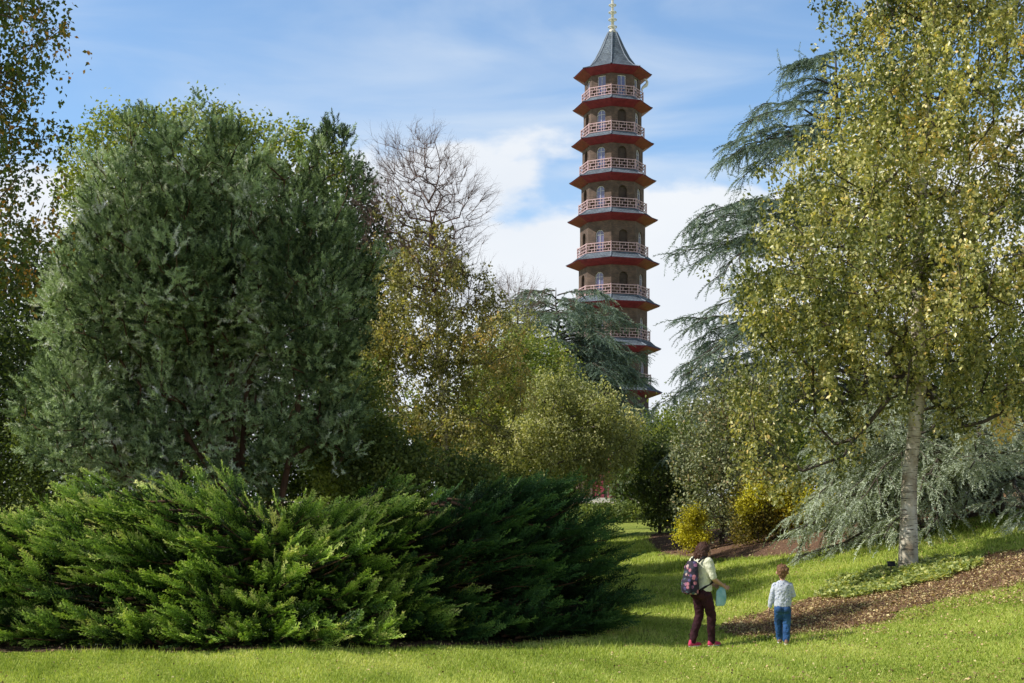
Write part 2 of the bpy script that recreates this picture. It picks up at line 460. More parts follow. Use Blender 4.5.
# grass blades (one uncountable sheet)
rng = np.random.default_rng(5)
def grass():
    parts = []
    for (y0, y1, dens, size) in ((12.5, 16, 900, 1.0), (16, 20, 700, 1.1), (20, 26, 430, 1.3), (26, 36, 200, 1.7), (36, 55, 70, 2.4)):
        xw0 = -.42; xw1 = .46
        area = (xw1-xw0)*(y0+y1)/2*(y1-y0)
        n = int(area*dens)
        y = y0+(y1-y0)*rng.random(n); x = (xw0+(xw1-xw0)*rng.random(n))*y
        keep = ~(in_poly(bedA, x+wob(x, y), y+wob(y, x)) & (rng.random(n) < .93)) & ~(in_poly(bedB, x, y)) & ~(in_poly(bedC, x, y+.1*wob(x, y)) & (rng.random(n) < .96))
        x = x[keep]; y = y[keep]; n = len(x)
        pos = np.stack([x, y, ground(x, y)-.004], 1)
        k = 3
        a = rng.random((n, k))*2*PI; lean = .5*rng.random((n, k))+.15
        h = (.024+.024*rng.random((n, k))+.05*(rng.random((n, k))>.965))*size*(1+.35*np.sin(x*1.7+y*.6)*np.sin(y*1.3))[:, None]
        w = (.0045+.003*rng.random((n, k)))*size
        b = pos[:, None, :]+np.stack([np.cos(a), np.sin(a), 0*a], 2)*.012*size
        s = np.stack([-np.sin(a+1), np.cos(a+1), 0*a], 2)*w[..., None]
        tip = b+np.stack([np.cos(a)*lean*h, np.sin(a)*lean*h, h], 2)
        V = np.stack([b-s, b+s, tip], 2).reshape(-1, 3)
        T = np.arange(len(V)).reshape(-1, 3)
        patch = .13*np.sin(x*.8+1+.7*np.sin(y*1.3))*np.sin(y*.9+.5*np.sin(x*1.9))+.09*np.sin(x*2.9+y*1.7+np.sin(x*5))
        tn = (.45+patch[:, None]+.17*rng.normal(size=(n, k)))
        tn = np.stack([tn-.1, tn-.1, tn+.1], 2).ravel()
        parts.append((V, T, tn))
    return merge(parts)
M['grass'] = leaf_mat('grass blades', [(0, (.065, .095, .014)), (.4, (.175, .225, .042)), (.7, (.30, .33, .095)), (.95, (.40, .37, .16)), (1, (.42, .36, .18))], .3, .6, .2)
G = grass()
tag(link('grass_blades', tri_mesh('grass_blades', *G), M['grass']), 'short mown green grass covering the lawn', 'grass', kind='stuff')

# fallen leaves
def litter(n, poly=None, region=None, size=.05):
    if poly is not None:
        x0, y0 = poly.min(0); x1, y1 = poly.max(0)
        x = x0+(x1-x0)*rng.random(n*3); y = y0+(y1-y0)*rng.random(n*3)
        k = in_poly(poly, x+2*wob(x, y), y+2*wob(y, x)); x = x[k][:n]; y = y[k][:n]
    else:
        y = region[0]+(region[1]-region[0])*rng.random(n)
        x = (region[2]+(region[3]-region[2])*rng.random(n))*y
        dens = np.exp(-((x-6.5)/4.0)**2)+.12
        k = rng.random(n) < dens; x = x[k]; y = y[k]
    m = len(x)
    pos = np.stack([x, y, ground(x, y)+.022+.03*rng.random(m)], 1)
    d = rng.normal(size=(m, 3)); d[:, 2] *= .35
    up = rng.normal(size=(m, 3))*.5; up[:, 2] += 1
    return scatter(LEAF_V, LEAF_T, pos, frames(d, up), size*(.6+.8*rng.random(m)), rng.random(m))
M['litter'] = leaf_mat('fallen leaves', [(0, (.05, .03, .02)), (.4, (.15, .09, .055)), (.7, (.30, .21, .11)), (1, (.44, .36, .18))], .15, .7, .2)
near = P((716, 628), (760, 612), (840, 592), (960, 568), (1100, 548), (1100, 600), (959, 606), (870, 634), (800, 642), (740, 642))
LT = merge([litter(20000, bedA, size=.028), litter(3500, bedA, size=.055), litter(9500, near, size=.036), litter(15000, None, (13, 32, -.4, .46), .036), litter(6000, bedB, size=.06), litter(2500, bedC, size=.05)])
tag(link('fallen_leaves', tri_mesh('fallen_leaves', *LT), M['litter']), 'dry tan and yellow fallen leaves on the mulch and lawn', 'leaf litter', kind='stuff')

# ground cover between birch and mulch
gc = P((816, 599), (838, 584), (872, 574), (905, 566), (948, 562), (978, 568), (955, 580), (915, 588), (880, 596), (840, 602))
def cover():
    x0, y0 = gc.min(0); x1, y1 = gc.max(0)
    n = 15000
    x = x0+(x1-x0)*rng.random(n); y = y0+(y1-y0)*rng.random(n)
    k = in_poly(gc, x+wob(x, y), y+wob(y, x)); x = x[k]; y = y[k]; m = len(x)
    hgt = .11*(1+.5*np.sin(x*6+y*2)*np.sin(y*5-x*3))
    pos = np.stack([x, y, ground(x, y)+.03+hgt*rng.random(m)**.5], 1)
    d = rng.normal(size=(m, 3)); d[:, 2] = np.abs(d[:, 2])*.4
    up = rng.normal(size=(m, 3))*.6; up[:, 2] += 1
    return scatter(LEAF_V, LEAF_T, pos, frames(d, up), .075*(.6+.8*rng.random(m)), .5+.25*rng.normal(size=m))
tag(link('ground_cover', tri_mesh('ground_cover', *cover()), M['cover_leaf']), 'low pale green leafy ground cover in front of the birch trunk', 'ground cover', kind='stuff')

exec_people = True
# ================================================================== TREES
def broadleaf(name, label, cat, base, trunk_top, env, n, sep, leaf, n_leaf, R, mat, bark, r0, hang=0, seed=1, shell=.35,
              lean=0.0, rtip=.006, group=None, sag=.12, tintgrad=0.0, bare_above=None, trunk_frac=1.0, attach=-99, down=.8, puff=None):
    rng = np.random.default_rng(seed)
    base = np.array(base, float); top = np.array(trunk_top, float)
    th = tree_thing(name, base); tag(th, label, cat, group)
    k = 9
    t = np.linspace(0, 1, k)[:, None]
    tr = base+(top-base)*t; tr[1:-1, :2] += rng.normal(size=(k-2, 2))*.006*np.linalg.norm(top-base); tr[0, 2] -= .15
    tone = None
    if puff: pts, nor, tone = puffs(rng, env, n, puff[0], puff[1])
    else: pts, nor = sample_env(rng, env, n, sep, shell)
    N, par, rad, nt = skeleton(rng, tr, pts, r0, rtip, sag=sag, down=down, attach=attach)
    br, tk = branch_mesh(N, par, rad, nt)
    add(th, 'trunk', tk, bark[0], True)
    add(th, 'branches', br, bark[1], True)
    tb = tone
    if tintgrad:
        tb = (0 if tone is None else tone)+tintgrad*(pts[:, 2]-pts[:, 2].mean())/(np.ptp(pts[:, 2])/2)
    sel = np.ones(len(pts), bool)
    if bare_above is not None:
        sel = pts[:, 2] < bare_above+rng.normal(size=len(pts))*.8
    lv = leaves_around(rng, pts[sel], n_leaf, R, leaf, hang, None if tb is None else tb[sel])
    add(th, 'crown', lv, mat)
    return th, pts, sel, rng

def twigs(rng, pts, nor, n, L, r, spread=.5, up=.4, mult=3):
    """fine bare twigs as thin three sided tubes"""
    idx = rng.integers(0, len(pts), n)
    d0 = unit(nor[idx]+rng.normal(size=(n, 3))*spread+[0, 0, up])
    A = pts[idx]; parts = []
    l = L*(.5+rng.random(n))
    P0 = A; D = d0
    for s in range(3):
        B = P0+D*(l/3)[:, None]
        rr = r*(1-.28*s)
        parts.append(frusta(P0, B, np.full(n, rr), np.full(n, rr*.75), 3))
        for q in range(mult):
            Dq = unit(D+rng.normal(size=(n, 3))*.55)
            parts.append(frusta(P0, P0+Dq*(l*.38)[:, None], np.full(n, rr*.65), np.full(n, rr*.35), 3))
        P0 = B; D = unit(D+rng.normal(size=(n, 3))*.3)
    return merge(parts)

# --- big silver birch on the right
bb = foot(908, 25.6)
env = [E(945, -60, 26, 95, 100, 2.2), E(925, 60, 26, 90, 80, 2.2), E(900, 160, 26, 100, 80, 2.6), E(840, 210, 25.5, 62, 75, 2.2), E(970, 200, 26, 110, 120, 3.0),
       E(800, 300, 25.2, 72, 80, 2.0), E(880, 290, 25.0, 120, 80, 2.6), E(1010, 90, 26.5, 80, 120, 2.6), E(990, 330, 26, 110, 85, 2.8),
       E(798, 395, 25, 60, 82, 1.6), E(778, 440, 25, 34, 62, 1.0), E(860, 375, 25.2, 66, 62, 1.6), E(920, 375, 26.4, 60, 50, 1.6), E(995, 395, 26, 62, 52, 1.8), E(868, 40, 26, 30, 50, 1.2), E(800, 180, 25.7, 22, 30, .9), E(765, 250, 25.5, 18, 35, .9)]
th, pts, sel, rg = broadleaf('silver_birch', 'tall silver birch with pale trunk and yellow green leaves beside the mulch bed', 'tree', bb, W(930, -170, 26.3), env,
          1100, .38, .080, 104, .42, M['birch_leaf'], (M['birch_bark'], M['bark']), .145, puff=(.9, .68), hang=.5, seed=11, shell=.25, tintgrad=.03, down=1.2, attach=W(900, 425, 26)[2])

# plant label at its foot
b = foot(891, 25.2)
t = empty('plant_label', b); tag(t, 'small black plant label on a stake in front of the birch trunk', 'plant label')
bm = bmesh.new(); bmesh.ops.create_cube(bm, size=1, matrix=Matrix.Translation((0, 0, .13)) @ Matrix.Diagonal((.02, .01, .3, 1)))
M['black'] = noise_mat('black plastic', two((.015, .015, .017)), 20, 2, .5, 0)
bm_obj('stake', bm, M['black'], t)
bm = bmesh.new(); bmesh.ops.create_cube(bm, size=1, matrix=Matrix.Translation((0, -.02, .31)) @ Matrix.Rotation(-.5, 4, 'X') @ Matrix.Diagonal((.15, .012, .11, 1)))
bmesh.ops.bevel(bm, geom=bm.edges[:], offset=.003, segments=1)
bm_obj('plate', bm, M['black'], t)

# --- autumn tree on the left edge
lb = foot(-110, 27)
env = [E(-90, -60, 27, 110, 120, 2.0), E(-25, 20, 27, 85, 85, 1.5), E(-40, 140, 27, 92, 90, 1.4), E(-32, 245, 26.5, 78, 65, 1.2)]
broadleaf('autumn_tree', 'dark tree with orange tinged leaves hanging into the left edge above the juniper', 'tree', lb, W(-110, -180, 27), env,
          520, .36, .100, 60, .42, M['left_leaf'], (M['bark'], M['twig']), .16, hang=.7, seed=4, shell=.2)
env = [E(-330, -260, 20, 190, 180, 1.2), E(-250, -120, 20, 150, 130, 1.2)]
broadleaf('lawn_tree', 'tall leafy tree standing left of the frame at the front edge of the junipers', 'tree', foot(-300, 20), W(-300, -360, 20), env,
          300, .42, .10, 85, .46, M['mid_leaf'], (M['bark'], M['twig']), .16, hang=.5, seed=5, shell=.2)

# --- conifer sprays
rs = np.random.default_rng(77)
SPRAY = [needles(rs, 44, .30, .95, .10, .021, 0) for _ in range(4)]
def spray_tree(th, rng, pts, nor, n_per, R, size, mat, up=.8, out=.7, rand=.5, part='crown', tb=None, down=False, temps=None):
    temps = temps or SPRAY
    m = len(pts); parts = []
    for q, (tv, tt) in enumerate(temps):
        k = rng.poisson(n_per/len(temps), m)
        idx = np.repeat(np.arange(m), k); n = len(idx)
        off = rng.normal(size=(n, 3))*.5*R
        pos = pts[idx]+off
        d = unit(nor[idx]*out+np.array([0, 0, up])+rng.normal(size=(n, 3))*rand+off*.6/R)
        fr = frames(d, rng.normal(size=(n, 3))*.5+[0, 0, 1.0])
        tint = .45+.16*rng.normal(size=m)[idx]+.14*rng.normal(size=n)
        if tb is not None: tint = tint+tb[idx]
        keep = pos[:, 2] > ground(pos[:, 0], pos[:, 1])+.1
        ttn = np.tile([-.06, -.06, .10], len(tv)//3)
        parts.append(scatter(tv, tt, pos[keep], fr[keep], size*(.7+.6*rng.random(n))[keep], tint[keep], ttn))
    return add(th, part, merge(parts), mat)

# --- large grey green cypress
cb = foot(243, 31)
th = tree_thing('grey_cypress', cb); tag(th, 'large rounded grey green conifer with several stems behind the junipers', 'tree')
rng = np.random.default_rng(21)
env = [E(128, 231, 31, 30, 70, 1.6), E(255, 166, 31, 16, 30, .6), E(175, 156, 31, 14, 30, .6), E(358, 266, 31, 14, 40, .8), E(60, 264, 31, 16, 35, .8), E(150, 216, 31, 68, 58, 2.4), E(215, 198, 31, 70, 42, 2.4), E(290, 231, 31, 50, 50, 2.2), E(105, 304, 31, 55, 90, 2.6), E(200, 294, 31, 110, 95, 3.2), E(318, 304, 31, 52, 95, 2.4),
       E(95, 409, 31, 58, 62, 2.2), E(150, 440, 30.5, 60, 28, 1.6), E(332, 334, 31, 26, 90, 1.3), E(322, 410, 30.8, 32, 48, 1.3), E(200, 400, 31.2, 80, 45, 2.6), E(315, 405, 31.4, 38, 42, 2.0), E(152, 154, 31, 30, 18, .8), E(240, 152, 31, 28, 14, .8), E(335, 201, 31, 14, 20, .6), E(120, 171, 31, 22, 18, .7), E(195, 144, 31, 18, 12, .6), E(285, 171, 31, 20, 14, .6), E(190, 452, 30.4, 90, 30, 1.0), E(290, 450, 30.6, 80, 30, 1.0)]
pts, nor, ptone = puffs(rng, env, 3000, .86, .58, 2.0, .62)
stems = []; bparts = []; tparts = []
tops = [(120, 200), (170, 160), (235, 150), (290, 180), (330, 260), (75, 290), (205, 230)]
sb = [cb+np.array([rng.normal()*.28, rng.normal()*.25, 0]) for _ in tops]
tw = [W(a, b_, 31) for a, b_ in tops]
own = np.argmin([[abs(p[0]-(s[0]+(w[0]-s[0])*min(1, max(0, (p[2]-s[2])/(w[2]-s[2]))))) for s, w in zip(sb, tw)] for p in pts], axis=1)
for k_, (s, w) in enumerate(zip(sb, tw)):
    tt_ = np.linspace(0, 1, 9)[:, None]
    tr = s+(w-s)*tt_**1.0; tr[:, 0] = s[0]+(w[0]-s[0])*(tt_[:, 0]**1.35); tr[0, 2] -= .1
    tr[1:, :2] += rng.normal(size=(8, 2))*.08
    pk = pts[own == k_]
    if len(pk) < 5: continue
    N, par, rad, nt = skeleton(rng, tr, pk, .075, .007, down=1.2)
    br, tk = branch_mesh(N, par, rad, nt)
    bparts.append(br); tparts.append(tk)
for tk in tparts: add(th, 'trunk', tk, M['red_bark'], True)
for br in bparts: add(th, 'branches', br, M['red_bark'], True)
tb = ptone+.10*np.clip(-(pts[:, 0]-cb[0])/3.5, -1, 1)  # sprays toned lighter on the left, the sunlit side painted into the tint
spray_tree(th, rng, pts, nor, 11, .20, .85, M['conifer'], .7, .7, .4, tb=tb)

# --- trees behind the cypress
bg = 'trees showing over the grey cypress'
broadleaf('glossy_leaf_tree', 'green leafy tree whose top shows above the grey cypress', 'tree', foot(230, 35.5), W(230, 120, 35.5), [E(130, 150, 35.5, 50, 38, 1.4), E(200, 150, 35.5, 80, 42, 1.6), E(290, 165, 35.5, 52, 36, 1.4), E(95, 190, 35.5, 35, 50, 1.2), E(200, 270, 35.5, 120, 90, 1.5)],
          700, .42, .10, 70, .34, M['green_leaf'], (M['bark'], M['bark']), .22, seed=31, shell=.5)
broadleaf('dark_pine', 'dark pine top just right of the grey cypress', 'pine tree', foot(352, 46), W(352, 165, 46), [E(350, 190, 46, 20, 26), E(355, 250, 46, 30, 50), E(350, 340, 46, 42, 80)],
          260, .45, .16, 60, .45, M['dark_conifer'], (M['bark'], M['bark']), .2, seed=32, shell=.3)
for i_, (px_, rx_) in enumerate(((70, 60), (165, 70), (270, 70), (350, 55))):
    broadleaf('backing_bush', ['dark bush under the left side of the grey cypress', 'dark bush behind the left stems of the grey cypress', 'dark bush behind the right stems of the grey cypress', 'dark bush between the grey cypress and the yellow birch'][i_], 'shrub',
              foot(px_, 38), W(px_, 430, 38), [E(px_, 430, 38, rx_, 42, 1.2), E(px_, 480, 38, rx_, 40, 1.2), E(px_+10, 395, 38.5, rx_*.7, 40, 1.0)], 330, .42, .10, 60, .45, M['dark_leaf' if i_ < 3 else 'mid_leaf'], (M['bark'], M['bark']), .08, seed=140+i_, shell=.5, puff=(.8, .6))
# dark wood at the left edge
for i, (px, py, D, rx, ry, mt) in enumerate([(-20, 400, 40, 75, 90, 'dark_leaf'), (-90, 300, 44, 80, 140, 'dark_conifer'), (35, 330, 46, 50, 90, 'dark_leaf')]):
    broadleaf('shaded_tree', ['dark shaded leafy tree low at the left edge behind the juniper', 'dark conifer beyond the left edge of the lawn', 'shaded leafy tree between the left edge and the grey cypress'][i], 'tree', foot(px, D), W(px, py-ry+25, D),
              [E(px, py, D, rx, ry), E(px+10, py+ry*.7, D, rx*.9, ry*.6)], 420, .5, .14, 48, .6, M[mt], (M['bark'], M['bark']), .22, seed=40+i, shell=.4)

# --- bare topped yellow birch
base = foot(452, 42.8)
env = [E(430, 300, 44, 66, 72, 1.9), E(385, 320, 44, 30, 60, 1.5), E(480, 330, 44, 36, 50, 1.5), E(410, 380, 44, 60, 60, 1.9), E(470, 370, 44, 62, 70, 1.9), E(440, 440, 44, 75, 45, 2.0), E(392, 250, 44, 30, 60, 1.2)]
th, pts, sel, rg = broadleaf('yellow_birch', 'birch with yellow leaves below and bare twigs at its top left of the tower', 'tree', base, W(430, 165, 44.2), env,
          720, .40, .095, 66, .40, M['yellow_leaf'], (M['birch_bark'], M['grey_bark']), .12, puff=(.95, .7), hang=.3, seed=51, shell=.2, tintgrad=-.05)
envb = [E(412, 180, 44, 46, 50, 1.7), E(385, 215, 44, 35, 60, 1.3), E(455, 205, 44, 35, 50, 1.3), E(440, 270, 44, 50, 50, 1.5), E(478, 300, 44, 28, 30, 1.0)]
pb, nb = sample_env(rg, envb, 900, .20, .10)
tr = base+(W(425, 160, 44)-base)*np.linspace(0, 1, 10)[:, None]
N, par, rad, nt = skeleton(rg, tr, pb, .10, .006, down=2.0)
br, tk = branch_mesh(N, par, rad, nt, 3)
tw_ = twigs(rg, pb, nb, 1900, .62, .0048, .35, .7, 2)
add(th, 'bare_twigs', merge([br, tw_]), M['twig'])
# --- second bare tree nearer the tower
base = foot(520, 62)
env = [E(508, 352, 62, 38, 46)]
th, pts, sel, rg = broadleaf('thin_topped_tree', 'thinly leaved tree with bare upper twigs between yellow birch and dark cedar', 'tree', base, W(515, 290, 62), env,
          170, .5, .15, 16, .5, M['dull_leaf'], (M['bark'], M['bark']), .14, seed=52, shell=.2)
pb, nb = sample_env(rg, [E(514, 306, 62, 26, 22)], 120, .3, .2)
add(th, 'bare_twigs', twigs(rg, pb, nb, 260, .9, .007, .35, .6, 2), M['twig'])
# --- green tree in the middle
broadleaf('green_tree', 'round sunlit green tree in the middle below the dark cedar', 'tree', foot(525, 55), W(525, 350, 55),
          [E(530, 375, 55, 48, 45), E(495, 400, 55, 45, 50), E(560, 370, 55, 25, 30), E(520, 440, 55, 70, 60)], 520, .5, .13, 75, .6, M['green_leaf'], (M['bark'], M['bark']), .2, seed=53, puff=(1.1, .85))
# --- weeping pale tree
broadleaf('weeping_tree', 'pale olive weeping tree hanging over the far end of the lawn', 'tree', foot(538, 50), W(545, 400, 50),
          [E(552, 430, 50, 50, 38), E(600, 420, 50, 36, 32), E(508, 462, 50, 40, 36), E(560, 402, 50, 42, 20), E(636, 440, 50, 14, 32, .8), E(570, 465, 49.5, 30, 22, 1.0), E(540, 480, 50, 34, 22, 1.2), E(600, 445, 50, 26, 22)], 640, .42, .10, 62, .40, M['weep_leaf'], (M['bark'], M['grey_bark']), .16, puff=(1.0, .75), hang=1.0, seed=54, shell=.4, sag=-.25)
# --- shrubs filling the middle
def shrub(name, label, px, D, env, n, sep, leaf, nl, R, mat, seed, cat='shrub', hang=0, group=None, bark=None, puff=(.62, .44)):
    return broadleaf(name, label, cat, foot(px, D), W(px, env[0][2] and 505-(env[0][2]-EYE)/D*F, D), env, n, sep, leaf, nl, R, mat, (bark or M['bark'], bark or M['bark']), .07, seed=seed, shell=.6, hang=hang, group=group, puff=puff)
shrub('olive_shrub', 'tall rounded olive grey shrub on the mulch left of the birch', 722, 42, [E(722, 450, 42, 42, 75, 1.6), E(715, 500, 42, 40, 45, 1.5), E(740, 412, 42, 40, 46, 1.4), E(705, 420, 42, 26, 36, 1.2), E(700, 440, 42, 26, 55, 1.1), E(760, 480, 42.5, 30, 55, 1.2)], 800, .30, .10, 26, .34, M['grey_shrub'], 61)
shrub('golden_shrub', 'narrow bright golden shrub at the left foot of the olive shrub', 693, 42, [E(693, 519, 41.0, 10, 22, .35), E(697, 535, 41, 9, 14, .3), E(686, 532, 41, 9, 18, .3)], 130, .13, .06, 40, .16, M['gold'], 62, puff=(.3, .2))
shrub('bronze_shrub', 'wide bronze and yellow shrub left of the blue cedar', 780, 39, [E(780, 518, 39, 44, 34, 1.2), E(760, 505, 39, 25, 28, .8), E(812, 512, 39, 30, 24, .8), E(742, 500, 39, 16, 26, .6)], 330, .26, .08, 34, .28, M['bronze'], 63)
shrub('golden_conifer', 'golden leaved bush glowing behind the bronze shrub', 815, 41, [E(795, 500, 38.4, 30, 18, .5), E(822, 512, 38, 16, 18, .5), E(750, 500, 38.2, 10, 18, .4)], 190, .24, .08, 34, .20, M['gold'], 64, puff=(.4, .26))
shrub('dark_shrub', 'dark shaded shrub right of the far lawn opening', 660, 56, [E(662, 485, 56, 32, 44, 1.6), E(680, 505, 55, 25, 25, 1.0), E(655, 450, 58, 28, 30, 1.4)], 360, .36, .12, 34, .4, M['dark_leaf'], 65)
shrub('low_hedge', 'low clipped hedge under the weeping tree at the end of the lawn', 606, 72, [E(600, 512, 72, 26, 9, .8), E(630, 512, 72, 22, 9, .8)], 120, .3, .12, 40, .3, M['mid_leaf'], 66, cat='hedge', puff=None)
shrub('understory_bush', 'dark bush behind the junipers below the yellow birch', 400, 33, [E(370, 465, 33, 60, 40, 1.5), E(440, 480, 33, 60, 26, 1.3)], 380, .3, .10, 40, .34, M['mid_leaf'], 67)
shrub('leafy_bush', 'mid green bush behind the right hand juniper', 510, 44, [E(500, 500, 44, 70, 30, 1.8), E(542, 505, 44, 26, 22, 1.2)], 320, .36, .11, 36, .4, M['mid_leaf'], 68)

# --- cedars with level tiers
TW = [needles(np.random.default_rng(200+i), 42, .62, .95, .09, .026, .35, .3) for i in range(4)]
def cedar(name, label, base, top, limbs, mat, r0=.35, seed=1, density=1.0, droop=.25, scale=1.0):
    rng = np.random.default_rng(seed)
    base = np.array(base, float); top = np.array(top, float)
    th = tree_thing(name, base); tag(th, label, 'cedar tree')
    tt_ = np.linspace(0, 1, 14)[:, None]; tr = base+(top-base)*tt_; tr[1:, :2] += rng.normal(size=(13, 2))*.08; tr[0, 2] -= .2
    add(th, 'trunk', loft(tr, r0*(1-.965*tt_[:, 0]), 10), M['bark'], True)
    A = []; B = []; RA = []; RB = []; tp = []; td = []
    for (h, az, L) in limbs:
        p0 = base+(top-base)*h
        d = np.array([math.cos(az), math.sin(az), 0.0])
        k = max(5, int(L/.35)); pts = []
        wav = rng.normal()*.5; drp = droop*(.5+1.1*rng.random()); ris = .08+.24*rng.random()
        for q in range(k+1):
            t = q/k
            p = p0+d*L*t+np.array([-d[1], d[0], 0])*wav*math.sin(t*3)*.5+np.array([0, 0, L*(ris*t-drp*1.5*t**2.4)])
            p = p+rng.normal(size=3)*.05
            p[2] = max(p[2], float(ground(p[0], p[1]))+.15+.25*(1-t))
            pts.append(p)
        for q in range(k):
            A.append(pts[q]); B.append(pts[q+1]); rr = .085*scale*(1-q/k)*(1.1-.8*h)+.012
            RA.append(rr); RB.append(rr*.9)
            t = q/k
            if t < .12: continue
            dirm = unit(pts[q+1]-pts[q])
            side = np.array([-dirm[1], dirm[0], 0])
            for sd in (-1, 1):
                l2 = (.20+.42*math.sin(min(1, t*1.15)*PI*.9))*min(L, 4.5)*.40*(.35+1.1*rng.random())
                d2 = unit(dirm*.75+side*sd*(.8+.3*rng.random())+np.array([0, 0, .12*rng.normal()]))
                a = pts[q]; kk = max(2, int(l2/.28))
                for w in range(kk):
                    b_ = a+(d2+np.array([0, 0, -.05-.10*w/kk*droop*4]))*l2/kk+rng.normal(size=3)*.02
                    A.append(a); B.append(b_); RA.append(.016*scale); RB.append(.009*scale)
                    for z in range(max(1, int(rng.poisson(2.6*density)))):
                        s3 = rng.choice([-1, 1])
                        d3 = unit(d2*.8+np.array([-d2[1], d2[0], 0])*s3*rng.random()*1.1+np.array([0, 0, -.15-droop*rng.random()*1.2+.25*rng.random()]))
                        tp.append(a+(b_-a)*rng.random()); td.append(d3)
                    a = b_
        for z in range(5):
            tp.append(pts[-1]-unit(pts[-1]-pts[-2])*.2*z); td.append(unit(pts[-1]-pts[-2]+rng.normal(size=3)*.35+np.array([0, 0, -.2])))
    A = np.array(A); B = np.array(B)
    add(th, 'branches', frusta(A, B, np.array(RA), np.array(RB), 5), M['bark'], True)
    tp = np.array(tp); td = np.array(td); parts = []
    ok_ = tp[:, 2] > ground(tp[:, 0], tp[:, 1])+.08; tp = tp[ok_]; td = td[ok_]
    which = rng.integers(0, len(TW), len(tp))
    clump = .10*np.sin(tp[:, 0]*1.7)*np.sin(tp[:, 2]*2.1+tp[:, 1])
    for q, (tv, tn) in enumerate(TW):
        s = which == q; n = s.sum()
        fr = frames(td[s], rng.normal(size=(n, 3))*.25+[0, 0, 1.0])
        parts.append(scatter(tv, tn, tp[s], fr, (.75+.6*rng.random(n))*scale, .45+clump[s]+.15*rng.normal(size=n), np.tile([-.08, -.08, .12], len(tv)//3)))
    add(th, 'crown', merge(parts), mat)
    return th
def limb_set(rng, n, lo, hi, Lfun, azc=None, azs=None):
    out = []
    for i in range(n):
        h = lo+(hi-lo)*(i+.5*rng.random())/n
        az = (i*2.39996+rng.random()*.4) if azc is None else azc+azs*(2*rng.random()-1)
        out.append((h, az, Lfun(h)*(.75+.5*rng.random())))
    return out
rl = np.random.default_rng(91)
L = limb_set(rl, 34, .22, .99, lambda h: .8+5.0*(1-h)**.75)
for py_, reach in ((78, 788), (130, 722), (146, 738), (232, 664), (246, 676), (312, 668), (340, 655), (385, 652), (400, 670)):
    for z in range(4): L.append((min(.99, (499-py_+11*z-14*rl.random())/(499-48.0)), PI+rl.normal()*.30, (845-reach)*(1-.13*z*rl.random())*46/F))
GC = L; cedar('great_cedar', 'tall blue green cedar with drooping tiers behind the silver birch', foot(870, 46), W(835, 48, 46), L, M['cedar'], .45, 92, .9, .2)
rl = np.random.default_rng(93)
L = limb_set(rl, 62, .3, .99, lambda h: 2.0+5.6*(1-h)**.45)+limb_set(rl, 16, .45, .85, lambda h: 5.8*(1-h)**.3, 0, .5)
cedar('dark_cedar', 'dark blue cedar spreading its tiers in front of the tower base', foot(560, 80), W(556, 288, 80), L, M['cedar'], .45, 94, .62, .2, 1.35)

# --- pale blue weeping cedar, low on the right
rl = np.random.default_rng(101)
L = []
for i in range(46): L.append((.10+.9*rl.random(), PI+rl.normal()*.62, 2.2+2.5*rl.random()))
for i in range(26): L.append((.15+.85*rl.random(), rl.random()*2*PI, 2.0+1.8*rl.random()))
b_ = foot(1000, 31)
cedar('blue_cedar', 'low pale blue grey weeping cedar spreading behind the birch trunk', b_, b_+np.array([-.8, 0, 2.45]), L, M['bluecedar'], .16, 103, 1.25, .30, .78)

